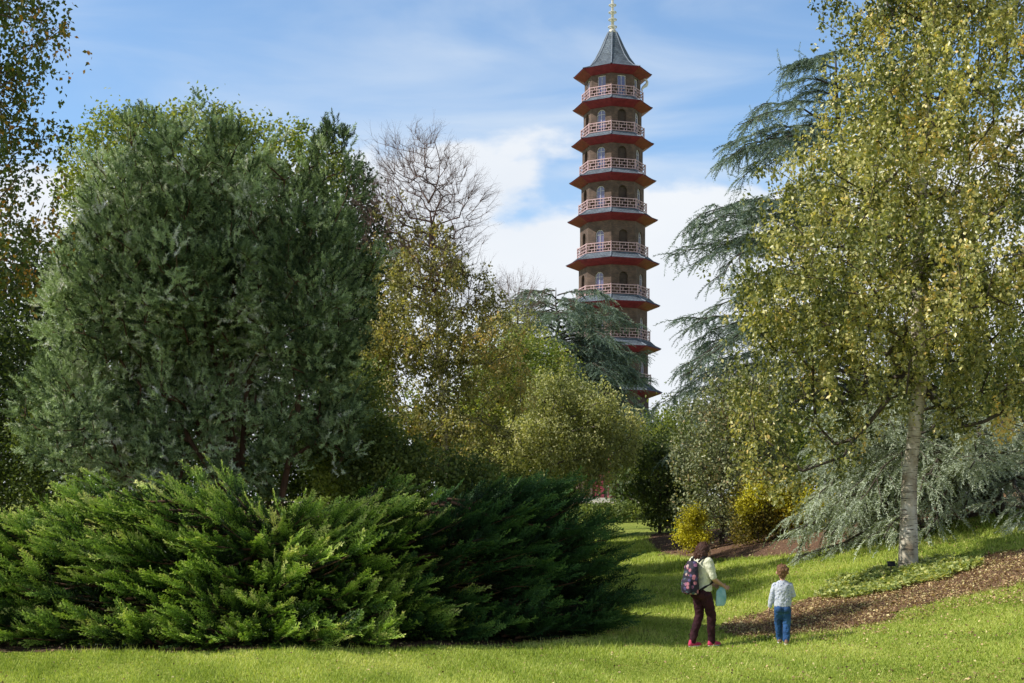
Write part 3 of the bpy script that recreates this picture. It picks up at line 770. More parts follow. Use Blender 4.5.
# --- junipers
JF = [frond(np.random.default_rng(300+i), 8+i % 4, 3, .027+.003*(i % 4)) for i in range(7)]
def juniper(label, cx, cy, rx, ry, H, n_limb, seed, mat, n_fill, az0=None, Lf=1.0, lean=(0, 0)):
    rng = np.random.default_rng(seed)
    base = np.array([cx, cy, float(ground(cx, cy))])
    th = tree_thing('juniper', base); tag(th, label, 'juniper')
    A = []; B = []; RA = []; RB = []; tp = []; td = []; tn_ = []; sz = []
    for i in range(n_limb):
        az = rng.random()*2*PI
        el = math.radians(-4+80*rng.random()**1.1)
        dx, dy = math.cos(az), math.sin(az)
        # end of the limb on a half ellipsoid
        rough = .72+.36*rng.random()**.7+.08*math.sin(az*5+seed)
        end = np.array([cx+rx*math.cos(el)*dx*rough, cy+ry*math.cos(el)*dy*rough, base[2]+H*math.sin(el)*rough])
        dr = unit(np.array([dx*math.cos(el)*.8+lean[0], dy*math.cos(el)*.7+lean[1], -.02+.40*rng.random()])+rng.normal(size=3)*.13)
        end[2] = max(end[2], float(ground(end[0], end[1]))+.2)
        st = end-dr*(1.3+1.3*rng.random())
        gs = float(ground(st[0], st[1]))+.03
        if st[2] < gs: st = end-dr*(1.0)*max(.4, (end[2]-gs)/max(.1, dr[2])*.98); st[2] = max(st[2], gs)
        if np.sum(((st-[cx, cy, base[2]])/[rx, ry, H])**2) > .80: continue
        lt = .12*rng.normal()
        L = np.linalg.norm(end-st); k = max(5, int(L/.30)); prev = st
        for q in range(1, k+1):
            t = q/k
            p = st+(end-st)*t+np.array([0, 0, -.06*L*math.sin(t*PI)])+rng.normal(size=3)*.02
            g_ = float(ground(p[0], p[1]))+.1
            if p[2] < g_: p[2] = g_
            A.append(prev); B.append(p); rr = .035*(1-t)+.006; RA.append(rr); RB.append(rr*.9)
            dm = unit(p-prev)
            if t > .28:
                nf = 3 if t > .5 else 2
                for z in range(nf):
                    sd = rng.normal(size=3); sd -= dm*np.dot(sd, dm); sd = unit(sd)
                    d = unit(dm*1.0+sd*(.55 if t < .97 else .2)+np.array([0, 0, .16]))
                    tp.append(prev+(p-prev)*rng.random()); td.append(d); tn_.append(-.12+.50*t**2+.13*rng.normal()+lt); sz.append((.42+.30*rng.random())*Lf*(1.15-.35*t))  # inner plumes tinted dark, outer ones bright: recess shade put into the colour
            prev = p
        tp.append(end); td.append(unit(end-st+rng.normal(size=3)*.1)); tn_.append(.42+lt); sz.append(.55*Lf)
    A = np.array(A); B = np.array(B)
    add(th, 'branches', frusta(A, B, np.array(RA), np.array(RB), 4), M['red_bark'], True)
    tp = np.array(tp); td = np.array(td); tn_ = np.array(tn_); sz = np.array(sz); parts = []
    which = rng.integers(0, len(JF), len(tp))
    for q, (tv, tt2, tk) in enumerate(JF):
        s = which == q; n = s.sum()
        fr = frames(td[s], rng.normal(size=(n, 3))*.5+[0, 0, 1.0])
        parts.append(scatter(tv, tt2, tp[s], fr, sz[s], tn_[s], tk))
    o = merge(parts)
    o[0][:, 2] = np.maximum(o[0][:, 2], ground(o[0][:, 0], o[0][:, 1])+.03)
    add(th, 'crown', o, mat)
    return len(tp)
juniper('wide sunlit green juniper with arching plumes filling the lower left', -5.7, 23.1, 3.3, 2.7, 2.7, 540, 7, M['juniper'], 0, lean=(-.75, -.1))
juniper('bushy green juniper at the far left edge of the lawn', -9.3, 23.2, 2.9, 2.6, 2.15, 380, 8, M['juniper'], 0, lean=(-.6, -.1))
juniper('mid green juniper between the wide sunlit one and the shade toned one', -3.1, 22.9, 2.2, 2.5, 2.65, 400, 9, M['juniper'], 0, lean=(.75, -.15))
juniper('shade toned green juniper nearest the two walkers', -.7, 23.7, 2.6, 2.3, 2.8, 540, 10, M['juniper_shaded'], 0, lean=(.8, 0))

# --- far woodland behind and beside the tower
rw = np.random.default_rng(5)
far = [(615, 142, 486, 46, 24), (580, 150, 480, 40, 26), (20, 150, 470, 60, 60), (140, 145, 460, 70, 60), (260, 150, 455, 70, 60), (390, 140, 450, 70, 62), (470, 150, 455, 50, 55), (560, 160, 470, 60, 40),
       (650, 100, 462, 40, 40), (690, 120, 450, 40, 50), (760, 110, 440, 60, 60), (850, 130, 430, 70, 70), (940, 120, 440, 70, 70), (1030, 130, 430, 70, 80)]
for i, (px, D, py, rx, ry) in enumerate(far):
    broadleaf('woodland_tree', 'leafy tree of the far woodland beyond the lawn', 'tree', foot(px, D), W(px, py-ry*.5, D), [E(px, py, D, rx, ry), E(px+rw.normal()*15, py+ry*.45, D, rx*1.1, ry*.6)],
              150, 1.1, .42, 36, 1.3, M['mid_leaf' if i % 2 else 'dark_leaf'], (M['bark'], M['bark']), .3, seed=400+i, shell=.5, puff=(2.2, 1.7), group='woodland trees beyond the lawn', rtip=.03)
broadleaf('bright_bush', 'bright green bush below the right cedar tiers', 'shrub', foot(668, 62), W(668, 420, 62), [E(668, 430, 62, 22, 24), E(655, 450, 62, 25, 25), E(690, 455, 62, 30, 30)], 170, .5, .14, 50, .5, M['green_leaf'], (M['bark'], M['bark']), .12, seed=71, shell=.5)
broadleaf('backing_tree', 'dull green leafy tree behind the olive shrub and birch', 'tree', foot(760, 62), W(760, 420, 62), [E(750, 440, 62, 45, 60), E(820, 440, 62, 60, 75), E(900, 440, 62, 70, 80)], 420, .62, .16, 44, .65, M['mid_leaf'], (M['bark'], M['bark']), .2, seed=72, puff=(1.3, 1.0))
broadleaf('shade_tree', 'leafy green tree beyond the right edge behind the blue cedar', 'tree', foot(1040, 45), W(1040, 330, 45), [E(1030, 400, 45, 80, 90), E(960, 420, 45, 50, 70)], 420, .5, .13, 44, .6, M['mid_leaf'], (M['bark'], M['bark']), .22, seed=73, shell=.5)

# ================================================================== PAGODA
def brick_mat(name, c1, c2, mortar, scale, bw, rh, bump=.3):
    m, nt, out = new_mat(name)
    at = nt.nodes.new('ShaderNodeUVMap'); at.uv_map = 'uv'
    b = nt.nodes.new('ShaderNodeTexBrick'); b.inputs['Scale'].default_value = scale
    b.inputs['Color1'].default_value = (*c1, 1); b.inputs['Color2'].default_value = (*c2, 1); b.inputs['Mortar'].default_value = (*mortar, 1)
    b.inputs['Brick Width'].default_value = bw; b.inputs['Row Height'].default_value = rh; b.inputs['Mortar Size'].default_value = .012
    nt.links.new(at.outputs[0], b.inputs[0])
    tc = nt.nodes.new('ShaderNodeTexCoord'); n = nt.nodes.new('ShaderNodeTexNoise'); n.inputs['Scale'].default_value = 1.6; n.inputs['Detail'].default_value = 8
    nt.links.new(tc.outputs['Object'], n.inputs[0])
    r = ramp(nt, [(.3, (.65, .62, .6)), (.7, (1.3, 1.25, 1.2))]); nt.links.new(n.outputs[0], r.inputs[0])
    mx = nt.nodes.new('ShaderNodeMix'); mx.data_type = 'RGBA'; mx.blend_type = 'MULTIPLY'; mx.inputs[0].default_value = 1
    nt.links.new(b.outputs[0], mx.inputs[6]); nt.links.new(r.outputs[0], mx.inputs[7])
    p = nt.nodes.new('ShaderNodeBsdfPrincipled'); p.inputs['Roughness'].default_value = .85
    nt.links.new(mx.outputs[2], p.inputs['Base Color'])
    bp = nt.nodes.new('ShaderNodeBump'); bp.inputs['Strength'].default_value = bump; bp.inputs['Distance'].default_value = .03; bp.invert = True
    nt.links.new(b.outputs['Fac'], bp.inputs['Height']); nt.links.new(bp.outputs[0], p.inputs['Normal'])
    nt.links.new(p.outputs[0], out.inputs[0])
    return m
M['brick'] = brick_mat('brown stock brick', (.155, .092, .068), (.085, .052, .040), (.10, .085, .072), 1, .23, .075)
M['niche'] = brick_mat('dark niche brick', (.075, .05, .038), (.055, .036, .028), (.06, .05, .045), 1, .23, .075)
M['slate'] = brick_mat('blue grey slate', (.14, .18, .22), (.09, .12, .16), (.04, .05, .07), 1, .32, .26, .6)
M['red'] = noise_mat('dark red paint', [(.3, (.15, .019, .036)), (.7, (.25, .034, .056))], 3, 6, .55, .1)
M['rail'] = noise_mat('pinkish red rail paint', [(.3, (.52, .33, .34)), (.7, (.68, .48, .49))], 4, 4, .6, 0)
M['frame'] = noise_mat('white window paint', two((.75, .74, .74), .06), 6, 3, .5, 0)
M['gold_metal'] = noise_mat('gilded metal', two((.70, .66, .56), .08), 6, 3, .4, 0, metal=.2)
M['ring'] = noise_mat('pale metal', two((.72, .70, .64), .06), 6, 3, .4, 0)
M['lead'] = noise_mat('lead grey', two((.20, .23, .28), .15), 4, 4, .6, 0)
def glass_mat():
    m, nt, out = new_mat('window glass')
    p = nt.nodes.new('ShaderNodeBsdfPrincipled'); p.inputs['Base Color'].default_value = (.13, .12, .24, 1); p.inputs['Roughness'].default_value = .08
    p.inputs['Specular IOR Level'].default_value = .9
    nt.links.new(p.outputs[0], out.inputs[0]); return m
M['glass'] = glass_mat()

class PB:
    """polygon builder with uv"""
    def __init__(s): s.bm = bmesh.new(); s.uv = s.bm.loops.layers.uv.new('uv')
    def face(s, pts, uvs=None):
        vs = [s.bm.verts.new(tuple(map(float, p))) for p in pts]
        f = s.bm.faces.new(vs)
        if uvs is None:
            uvs = [(0, 0)]*len(pts)
        for l, u in zip(f.loops, uvs): l[s.uv].uv = u
        return f
    def box(s, c, ax, ay, az, sx, sy, sz):
        c = np.array(c); ax = np.array(ax)*sx/2; ay = np.array(ay)*sy/2; az = np.array(az)*sz/2
        P = [[c+i*ax+j*ay+k*az for k in (-1, 1)] for i in (-1, 1) for j in (-1, 1)]
        v = [s.bm.verts.new(tuple(map(float, p))) for q in P for p in q]
        for f in ((0, 1, 3, 2), (4, 6, 7, 5), (0, 4, 5, 1), (2, 3, 7, 6), (0, 2, 6, 4), (1, 5, 7, 3)):
            s.bm.faces.new([v[i] for i in f])
    def build(s, name, mat, parent, smooth=False, recalc=True):
        if recalc: bmesh.ops.recalc_face_normals(s.bm, faces=s.bm.faces[:])
        me = bpy.data.meshes.new(name); s.bm.to_mesh(me); s.bm.free()
        return link(name, me, mat, parent, smooth)

def pagoda():
    px0, D = 612.5, 125.0
    base = foot(px0, D)
    root = empty('pagoda', base)
    tag(root, 'tall ten storey octagonal brick pagoda with red eaves and pale red balconies', 'pagoda')
    k = F/D
    zz = lambda py: EYE+(HZ-py)/k-base[2]
    eaves = [77, 110, 146, 183, 222, 265.7, 307.5, 350.5, 394, 436]
    RE = [3.72, 3.79, 3.92, 4.13, 4.29, 4.44, 4.5, 4.6, 4.7, 6.6]
    RW = [2.68, 2.78, 2.90, 3.00, 3.13, 3.25, 3.32, 3.4, 3.46, 3.5]
    vert = [(-PI/2-math.radians(6.5))+j*PI/4 for j in range(8)]         # a corner towards the lawn
    def pv(R, j, z): a = vert[j % 8]; return np.array([R*math.cos(a), R*math.sin(a), z])
    def facebasis(j):
        a = vert[j]+PI/8; n = np.array([math.cos(a), math.sin(a), 0]); u = np.array([-math.sin(a), math.cos(a), 0]); return n, u
    up = np.array([0, 0, 1.0])
    ze = [zz(e) for e in eaves]
    c8 = math.cos(PI/8)
    for i in range(10):
        zt = ze[i]-.30                                   # wall top, above the soffit foot
        zb = (ze[i+1]+.60+.035*(i+1)) if i < 9 else 0.0
        R = RW[i]; H = zt-zb; ap = R*c8; hw = R*math.sin(PI/8)
        wall = PB(); rect = (i == 0); a = .43 if not rect else .42
        vs = min(1.72, H-.75) if not rect else min(1.95, H-.25)
        if i == 9: vs = 2.2; a = .6
        arch = []
        if rect: arch = [(-a, vs), (a, vs)]
        else: arch = [(-a*math.cos(t), vs+a*math.sin(t)) for t in np.linspace(0, PI, 11)]
        for j in range(8):
            n, u = facebasis(j)
            Q = lambda uu, vv, dd=0: n*(ap-dd)+u*uu+up*(zb+vv)
            def quad(p): wall.face([Q(x, y) for x, y in p], [(x+hw+j*.37, y) for x, y in p])
            quad([(-hw, 0), (-a, 0), (-a, H), (-hw, H)]); quad([(a, 0), (hw, 0), (hw, H), (a, H)])
            for (x0, y0), (x1, y1) in zip(arch[:-1], arch[1:]): quad([(x0, y0), (x1, y1), (x1, H), (x0, H)])
            outline = [(-a, 0)]+arch+[(a, 0)]
            if rect: outline = [(-a, 0), (-a, vs), (a, vs), (a, 0)]
            dep = .28
            for (x0, y0), (x1, y1) in zip(outline[:-1], outline[1:]):
                wall.face([Q(x0, y0), Q(x1, y1), Q(x1, y1, dep), Q(x0, y0, dep)], [(0, y0), (0, y1), (dep, y1), (dep, y0)])
            glazed = (j % 2 == 1) or rect
            if not glazed:
                nb = PB(); nb.face([Q(x, y, dep-.02) for x, y in outline], [(x+1, y) for x, y in outline])
                nb.build('niche', M['niche'], root, recalc=False)
            elif j in (7, 1, 5, 3, 0, 6):
                fr = PB()
                cx = 0; fw = .055
                # outer frame following the opening
                for (x0, y0), (x1, y1) in zip(outline[:-1], outline[1:]):
                    A = Q(x0, y0, .14); B = Q(x1, y1, .14); L = np.linalg.norm(B-A)
                    if L < 1e-4: continue
                    t = (B-A)/L; m_ = np.cross(n, t); cc = (A+B)/2-m_*0+n*0
                    inward = unit(Q(0, vs*.6, .14)-cc); s_ = 1 if np.dot(m_, inward) > 0 else -1
                    fr.box(cc+m_*s_*fw/2, t, n, m_, L+.03, .06, fw)
                topv = vs+(0 if rect else a)
                fr.box(Q(0, topv/2, .143), up, n, u, topv-.05, .05, .035)
                for hh in ((.55, .98) if not rect else (.5,)):
                    fr.box(Q(0, vs*hh, .146), u, n, up, 2*a-.05, .045, .03)
                f = fr.build('window' if i < 9 else 'door', M['frame'] if i < 9 else M['red'], root)
                pn = PB(); pn.face([Q(x*.97, y, .17) for x, y in outline]); pn.build('pane' if i < 9 else 'door_leaf', M['glass'] if i < 9 else M['red'], f, recalc=False)
        wall.build('wall', M['brick'], root)
        # red soffit under the eave, fascia and roof
        s = PB()
        rs_ = R+.0
        for j in range(8):
            zl = ze[i]
            s.face([pv(RE[i], j, zl-.02), pv(RE[i], j+1, zl-.02), pv(rs_+.03, j+1, zl-.45), pv(rs_+.03, j, zl-.45)])
            s.face([pv(RE[i], j, zl-.02), pv(RE[i], j+1, zl-.02), pv(RE[i]-.02, j+1, zl+.07), pv(RE[i]-.02, j, zl+.07)])
        s.build('eave', M['red'], root)
        # small upturned corner horns
        r_ = PB()
        if i == 0:
            prof = [(RE[0]+.06, .06), (2.9, .40), (2.25, .95), (1.65, 1.75), (1.1, 2.8), (.68, 3.75), (.42, 4.3)]
        else:
            top = RW[i-1]+.24
            prof = [(RE[i]+.06, .05), ((RE[i]+top)/2, .22+.015*i), (top, .54+.035*i)]
            if i == 9: prof = [(RE[9]+.06, .05), (5.2, .62), (RW[8]+.24, 1.06)]
        L = 0
        for (ra, za), (rb, zb2) in zip(prof[:-1], prof[1:]):
            seg = math.hypot(ra-rb, zb2-za)
            for j in range(8):
                wa = ra*math.sin(PI/8); wb = rb*math.sin(PI/8)
                r_.face([pv(ra, j, ze[i]+za), pv(ra, j+1, ze[i]+za), pv(rb, j+1, ze[i]+zb2), pv(rb, j, ze[i]+zb2)],
                        [(-wa, L), (wa, L), (wb, L+seg), (-wb, L+seg)])
            L += seg
        rf = r_.build('roof', M['slate'], root)
        for j in range(8):
            R2 = [(ra, za) for ra, za in prof]
            V, T, _ = loft(np.array([pv(ra, j, ze[i]+za+.015) for ra, za in R2]), np.full(len(R2), .055), 6)
            if j in (6, 7, 0, 1, 2): link('hip_ridge', tri_mesh('hip_ridge', V, T), M['lead'], rf, True)
        if i == 0: continue
        # balcony deck and railing
        zf = ze[i]+.55+.035*i if i < 9 else ze[i]+1.07; Rb = RW[i-1]+.24
        dk = PB()
        for j in range(8):
            dk.face([pv(Rb+.03, j, zf), pv(Rb+.03, j+1, zf), pv(RW[i-1]-.2, j+1, zf), pv(RW[i-1]-.2, j, zf)])
            dk.face([pv(Rb+.03, j, zf-.12), pv(Rb+.03, j+1, zf-.12), pv(Rb+.03, j+1, zf), pv(Rb+.03, j, zf)])
        dk.build('balcony', M['lead'], root)
        rl_ = PB(); hr = .92
        for j in range(8):
            A = pv(Rb, j, zf); B = pv(Rb, j+1, zf); Lr = np.linalg.norm(B-A); u = (B-A)/Lr; n = np.cross(u, up)
            rl_.box(A+up*(hr+.08)/2, up, u, n, hr+.08, .09, .09)
            for hh, t in ((.10, .06), (.36, .045), (.66, .045), (hr, .075)):
                rl_.box((A+B)/2+up*hh, u, n, up, Lr-.09, .05 if hh != hr else .07, t)
            nn = 9
            for q in range(1, nn):
                x = Lr*q/nn
                if q % 3 == 0: rl_.box(A+u*x+up*(.5), up, u, n, .84, .05, .045)
                elif q % 3 == 1: rl_.box(A+u*x+up*.51, up, u, n, .30, .045, .04)
                else: rl_.box(A+u*x+up*.78, up, u, n, .24, .045, .04); 
                if q % 3 == 2: rl_.box(A+u*x+up*.23, up, u, n, .26, .045, .04)
        rl_.build('balcony_railing', M['rail'], root)
    # verandah columns at the foot
    for j in range(8):
        for f_ in (0, .5):
            p = pv(6.0, j, 0)*(1-f_)+pv(6.0, j+1, 0)*f_
            bm = bmesh.new(); hh = ze[9]-.1
            for r, z0, z1 in ((.26, 0, .35), (.17, .35, hh-.3), (.25, hh-.3, hh)):
                bmesh.ops.create_cone(bm, cap_ends=True, segments=12, radius1=r, radius2=r*.94, depth=z1-z0, matrix=Matrix.Translation((p[0], p[1], (z0+z1)/2)))
            bm_obj('column', bm, M['red'], root, True)
    st = PB()
    for j in range(8):
        st.face([pv(6.6, j, .16), pv(6.6, j+1, .16), (0, 0, .16)]); st.face([pv(6.6, j, -.3), pv(6.6, j+1, -.3), pv(6.6, j+1, .16), pv(6.6, j, .16)])
    M['stone'] = noise_mat('pale stone', two((.42, .40, .36), .15), 4, 6, .8, .2)
    st.build('plinth', M['stone'], root)
    # finial
    zt = ze[0]+4.25
    bm = bmesh.new()
    bmesh.ops.create_cone(bm, cap_ends=True, segments=16, radius1=.48, radius2=.30, depth=.35, matrix=Matrix.Translation((0, 0, zt+.1)))
    bmesh.ops.create_cone(bm, cap_ends=True, segments=12, radius1=.15, radius2=.06, depth=6.4, matrix=Matrix.Translation((0, 0, zt+3.3)))
    bmesh.ops.create_uvsphere(bm, u_segments=16, v_segments=10, radius=.26, matrix=Matrix.Translation((0, 0, zt+6.6)))
    fin = bm_obj('finial', bm, M['gold_metal'], root, True)
    for q in range(8):
        bm = bmesh.new(); R = .40-.022*q; z = zt+.55+q*.70
        pts = [np.array([R*math.cos(t), R*math.sin(t), z]) for t in np.linspace(0, 2*PI, 25)]
        V, T, _ = frusta(np.array(pts[:-1]), np.array(pts[1:]), np.full(24, .045), np.full(24, .045), 6)
        for a in (0, PI/2, PI/4, -PI/4):
            p = np.array([R*math.cos(a), R*math.sin(a), z]); V2, T2, _ = frusta(np.array([-p*[1, 1, -1]]), np.array([p]), np.array([.025]), np.array([.025]), 5)
            T = np.concatenate([T, T2+len(V)]); V = np.concatenate([V, V2])
        link('ring', tri_mesh('ring', V, T), M['ring'], fin, True)
    # pale curled ornament at the right corner of the top storey, under the eave
    cx = np.array([2.95, -.35, ze[0]-.75])
    t = np.linspace(0, 1, 16)
    pts = np.stack([cx[0]+.35*np.sin(t*5.2)*(1-t*.3)+.12*t, cx[1]+0*t, cx[2]+.5-1.25*t], 1)
    V, T, _ = loft(pts, .05+.09*np.sin(t*PI), 8)
    link('corner_ornament', tri_mesh('corner_ornament', V, T), M['ring'], root, True)
    V, T, _ = loft(np.stack([cx[0]+.1+.3*np.sin(t*PI), cx[1]+0*t, cx[2]+.05+.4*np.cos(t*PI)], 1), .03+.04*np.sin(t*PI), 8)
    link('ornament_arm', tri_mesh('ornament_arm', V, T), M['ring'], root, True)
pagoda()

# ================================================================== PEOPLE
FOLDS = {'sweater': (.07, .030), 'trousers': (.06, .026), 'sweatshirt': (.05, .026), 'jeans': (.045, .026), 'hair': (.03, .030), 'pack': (.08, .025)}
def body_from(parts, name, mat, parent, voxel=.008, smooth=6):
    """parts: ('c', [(p, r)...]) chain of round cones; ('e', centre, (rx,ry,rz), rot) ellipsoid; ('l', [(centre, rx, ry)...]) elliptical loft"""
    bm = bmesh.new()
    def ring(c, rx, ry, n=20): return [bm.verts.new((c[0]+rx*math.cos(a), c[1]+ry*math.sin(a), c[2])) for a in np.arange(n)/n*2*PI]
    for p in parts:
        if p[0] == 'c':
            ch = p[1]
            for q, r in ch:
                bmesh.ops.create_icosphere(bm, subdivisions=2, radius=r, matrix=Matrix.Translation(q))
            for (a, ra), (b, rb) in zip(ch[:-1], ch[1:]):
                a = Vector(a); b = Vector(b); d = b-a
                if d.length < 1e-5: continue
                m = Matrix.Translation((a+b)/2) @ d.to_track_quat('Z', 'Y').to_matrix().to_4x4()
                bmesh.ops.create_cone(bm, cap_ends=True, segments=16, radius1=ra, radius2=rb, depth=d.length, matrix=m)
        elif p[0] == 'e':
            rot = Matrix.Identity(4) if len(p) < 4 else Quaternion(p[3][:3], p[3][3]).to_matrix().to_4x4()
            bmesh.ops.create_uvsphere(bm, u_segments=20, v_segments=14, radius=1, matrix=Matrix.Translation(p[1]) @ rot @ Matrix.Diagonal((*p[2], 1)))
        elif p[0] == 'l':
            rings = [ring(*s) for s in p[1]]
            for A, B in zip(rings[:-1], rings[1:]):
                for i in range(20): bm.faces.new((A[i], A[(i+1) % 20], B[(i+1) % 20], B[i]))
            bm.faces.new(rings[0][::-1]); bm.faces.new(rings[-1])
    me = bpy.data.meshes.new(name); bm.to_mesh(me); bm.free()
    o = link(name, me, mat, parent, True)
    r = o.modifiers.new('r', 'REMESH'); r.mode = 'VOXEL'; r.voxel_size = voxel; r.use_smooth_shade = True
    s = o.modifiers.new('s', 'SMOOTH'); s.factor = .5; s.iterations = smooth
    if name in FOLDS:
        t = bpy.data.textures.new(name+' folds', 'CLOUDS'); t.noise_scale = FOLDS[name][0]; t.noise_depth = 2
        d = o.modifiers.new('d', 'DISPLACE'); d.texture = t; d.strength = FOLDS[name][1]; d.mid_level = .42
    return o
def hand(w, d, side, r=.008, curl=.5, s=1.0):
    """palm and five fingers from wrist w along d; side = thumb side"""
    w = np.array(w, float); d = unit(np.array(d, float)); side = np.array(side, float); side = unit(side-d*np.dot(side, d)); n = np.cross(d, side)
    parts = [('c', [(w, .024*s), (w+d*.045*s, .026*s)]), ('c', [(w+d*.05*s+side*.028*s, .013*s), (w+d*.05*s-side*.028*s, .013*s)]), ('c', [(w+d*.085*s+side*.028*s, .012*s), (w+d*.085*s-side*.028*s, .011*s)])]
    for k, (o, l) in enumerate(((.030, .072), (.010, .080), (-.010, .075), (-.029, .058))):
        a = w+d*.08*s+side*o*s; b = a+(d*math.cos(curl*.4)+n*math.sin(curl*.4)+side*o*2)*l*.45*s
        c = b+(d*math.cos(curl)+n*math.sin(curl))*l*.32*s; e = c+(d*math.cos(curl*1.6)+n*math.sin(curl*1.6))*l*.25*s
        parts.append(('c', [(a, r*s), (b, r*.93*s), (c, r*.85*s), (e, r*.75*s)]))
    a = w+d*.025*s+side*.025*s; b = a+(d*.7+side*.6)*.04*s; c = b+(d*.9+side*.2+n*.3)*.03*s
    parts.append(('c', [(a, .012*s), (b, r*1.15*s), (c, r*s)]))
    return parts
def head_parts(c, R, fwd, up=(0, 0, 1)):
    c = np.array(c); f = unit(np.array(fwd, float)); u = unit(np.array(up, float)-f*np.dot(up, f)); r = np.cross(f, u)
    def at(x, y, z): return c+r*x*R+f*y*R+u*z*R
    q = Matrix((tuple(r), tuple(f), tuple(u))).transposed().to_quaternion(); ax, an = q.to_axis_angle()
    rot = (*ax, an)
    P = [('e', at(0, -.06, .18), (R*.76, R*.95, R*.88), rot), ('e', at(0, .18, -.35), (R*.56, R*.66, R*.66), rot),
         ('c', [(at(0, .90, .02), R*.09), (at(0, 1.06, -.22), R*.13)]), ('c', [(at(-.17, .86, -.53), R*.08), (at(.17, .86, -.53), R*.08)]),
         ('e', at(0, .72, -.82), (R*.22, R*.18, R*.16), rot),
         ('e', at(-.80, -.04, -.08), (R*.13, R*.18, R*.28), rot), ('e', at(.80, -.04, -.08), (R*.13, R*.18, R*.28), rot)]
    return P, at, rot
def eyes(at, R, parent):
    for sx in (-1, 1):
        bm = bmesh.new(); bmesh.ops.create_uvsphere(bm, u_segments=12, v_segments=8, radius=R*.11, matrix=Matrix.Translation(at(sx*.30, .80, .02)))
        bm_obj('eye', bm, M['eye'], parent, True)
        V, T, _ = loft(np.array([at(sx*.15, .86, .22), at(sx*.3, .86, .26), at(sx*.46, .78, .2)]), np.array([R*.035]*3), 5)
        link('eyebrow', tri_mesh('eyebrow', V, T), M['hair_brown'], parent, True)
M['skin'] = noise_mat('skin', [(.3, (.50, .28, .19)), (.7, (.60, .36, .25))], 12, 3, .5, 0)
M['eye'] = noise_mat('eye', two((.12, .09, .07), .5), 60, 2, .2, 0)
M['hair_brown'] = noise_mat('dark auburn hair', [(.3, (.028, .011, .007)), (.7, (.095, .036, .02))], 30, 6, .5, .8, (3, 3, .4))
M['hair_ginger'] = noise_mat('light brown hair', [(.3, (.11, .05, .022)), (.7, (.27, .14, .065))], 30, 6, .5, .8, (3, 3, .5))
M['blouse'] = noise_mat('pale yellow knit', [(.3, (.62, .62, .44)), (.7, (.78, .77, .60))], 14, 8, .9, .6)
M['trousers'] = noise_mat('maroon corduroy', [(.3, (.022, .005, .009)), (.7, (.055, .013, .02))], 12, 6, .85, .5)
M['jeans'] = noise_mat('blue denim', [(.3, (.012, .04, .12)), (.55, (.03, .10, .26)), (.8, (.10, .20, .38))], 7, 6, .85, .5)
M['pink'] = noise_mat('pink shoe fabric', two((.62, .05, .14), .15), 20, 3, .6, 0)
M['sole'] = noise_mat('pale rubber', two((.70, .68, .66), .08), 20, 3, .6, 0)
M['tan'] = noise_mat('tan shoe', two((.30, .17, .12), .2), 20, 3, .7, 0)
M['cyan'] = noise_mat('pale turquoise plastic bag', [(.35, (.22, .50, .52)), (.65, (.42, .68, .70))], 9, 5, .35, .6, bdist=.02)
def spot_mat(name, base, spots, scale, thr):
    m, nt, out = new_mat(name)
    tc = nt.nodes.new('ShaderNodeTexCoord'); v = nt.nodes.new('ShaderNodeTexVoronoi'); v.inputs['Scale'].default_value = scale
    nt.links.new(tc.outputs['Object'], v.inputs[0])
    r = ramp(nt, [(0, (1, 1, 1)), (thr, (1, 1, 1)), (thr+.06, (0, 0, 0))]); nt.links.new(v.outputs['Distance'], r.inputs[0])
    sepc = nt.nodes.new('ShaderNodeSeparateColor'); nt.links.new(v.outputs['Color'], sepc.inputs[0])
    cr = ramp(nt, spots, 'CONSTANT'); nt.links.new(sepc.outputs[0], cr.inputs[0])
    mx = nt.nodes.new('ShaderNodeMix'); mx.data_type = 'RGBA'; nt.links.new(r.outputs[0], mx.inputs[0]); mx.inputs[6].default_value = (*base, 1); nt.links.new(cr.outputs[0], mx.inputs[7])
    p = nt.nodes.new('ShaderNodeBsdfPrincipled'); p.inputs['Roughness'].default_value = .8; nt.links.new(mx.outputs[2], p.inputs['Base Color'])
    nt.links.new(p.outputs[0], out.inputs[0]); return m
M['floral'] = spot_mat('floral print fabric', (.022, .018, .035), [(0, (.45, .16, .20)), (.3, (.08, .06, .16)), (.5, (.30, .12, .22)), (.7, (.06, .10, .12)), (.85, (.5, .34, .32))], 15, .42)
M['boy_shirt'] = spot_mat('white shirt with small grey blue print', (.52, .55, .62), [(0, (.20, .24, .38)), (.5, (.34, .38, .50)), (.8, (.5, .54, .62))], 26, .26)

def shoe(parent, toe, heel, z, mat_up, r=.042, lift=0):
    """toe and heel are xy; the foot points from heel to toe"""
    h = np.array([*heel, z+lift]); t = np.array([*toe, z]); d = unit(t-h)
    sh = body_from([('c', [(h+[0, 0, .045], r), ((h+t)/2+[0, 0, .042], r*1.02), (t+[0, 0, .034], r*.85)]), ('c', [(h+[0, 0, .04], r*.95), (h+d*.02+[0, 0, .10], r*1.02)])], 'shoe', mat_up, parent, .006, 4)
    body_from([('c', [(h+[0, 0, .012], r*.30+.008), (t+[0, 0, .012], r*.30+.008)]), ('e', (h+t)/2+np.array([0, 0, .014]), (r*1.1, np.linalg.norm(t-h)/2+r*.95, .019), (0, 0, 1, math.atan2(d[1], d[0])-PI/2))], 'sole', M['sole'], sh, .006, 2)
    return sh

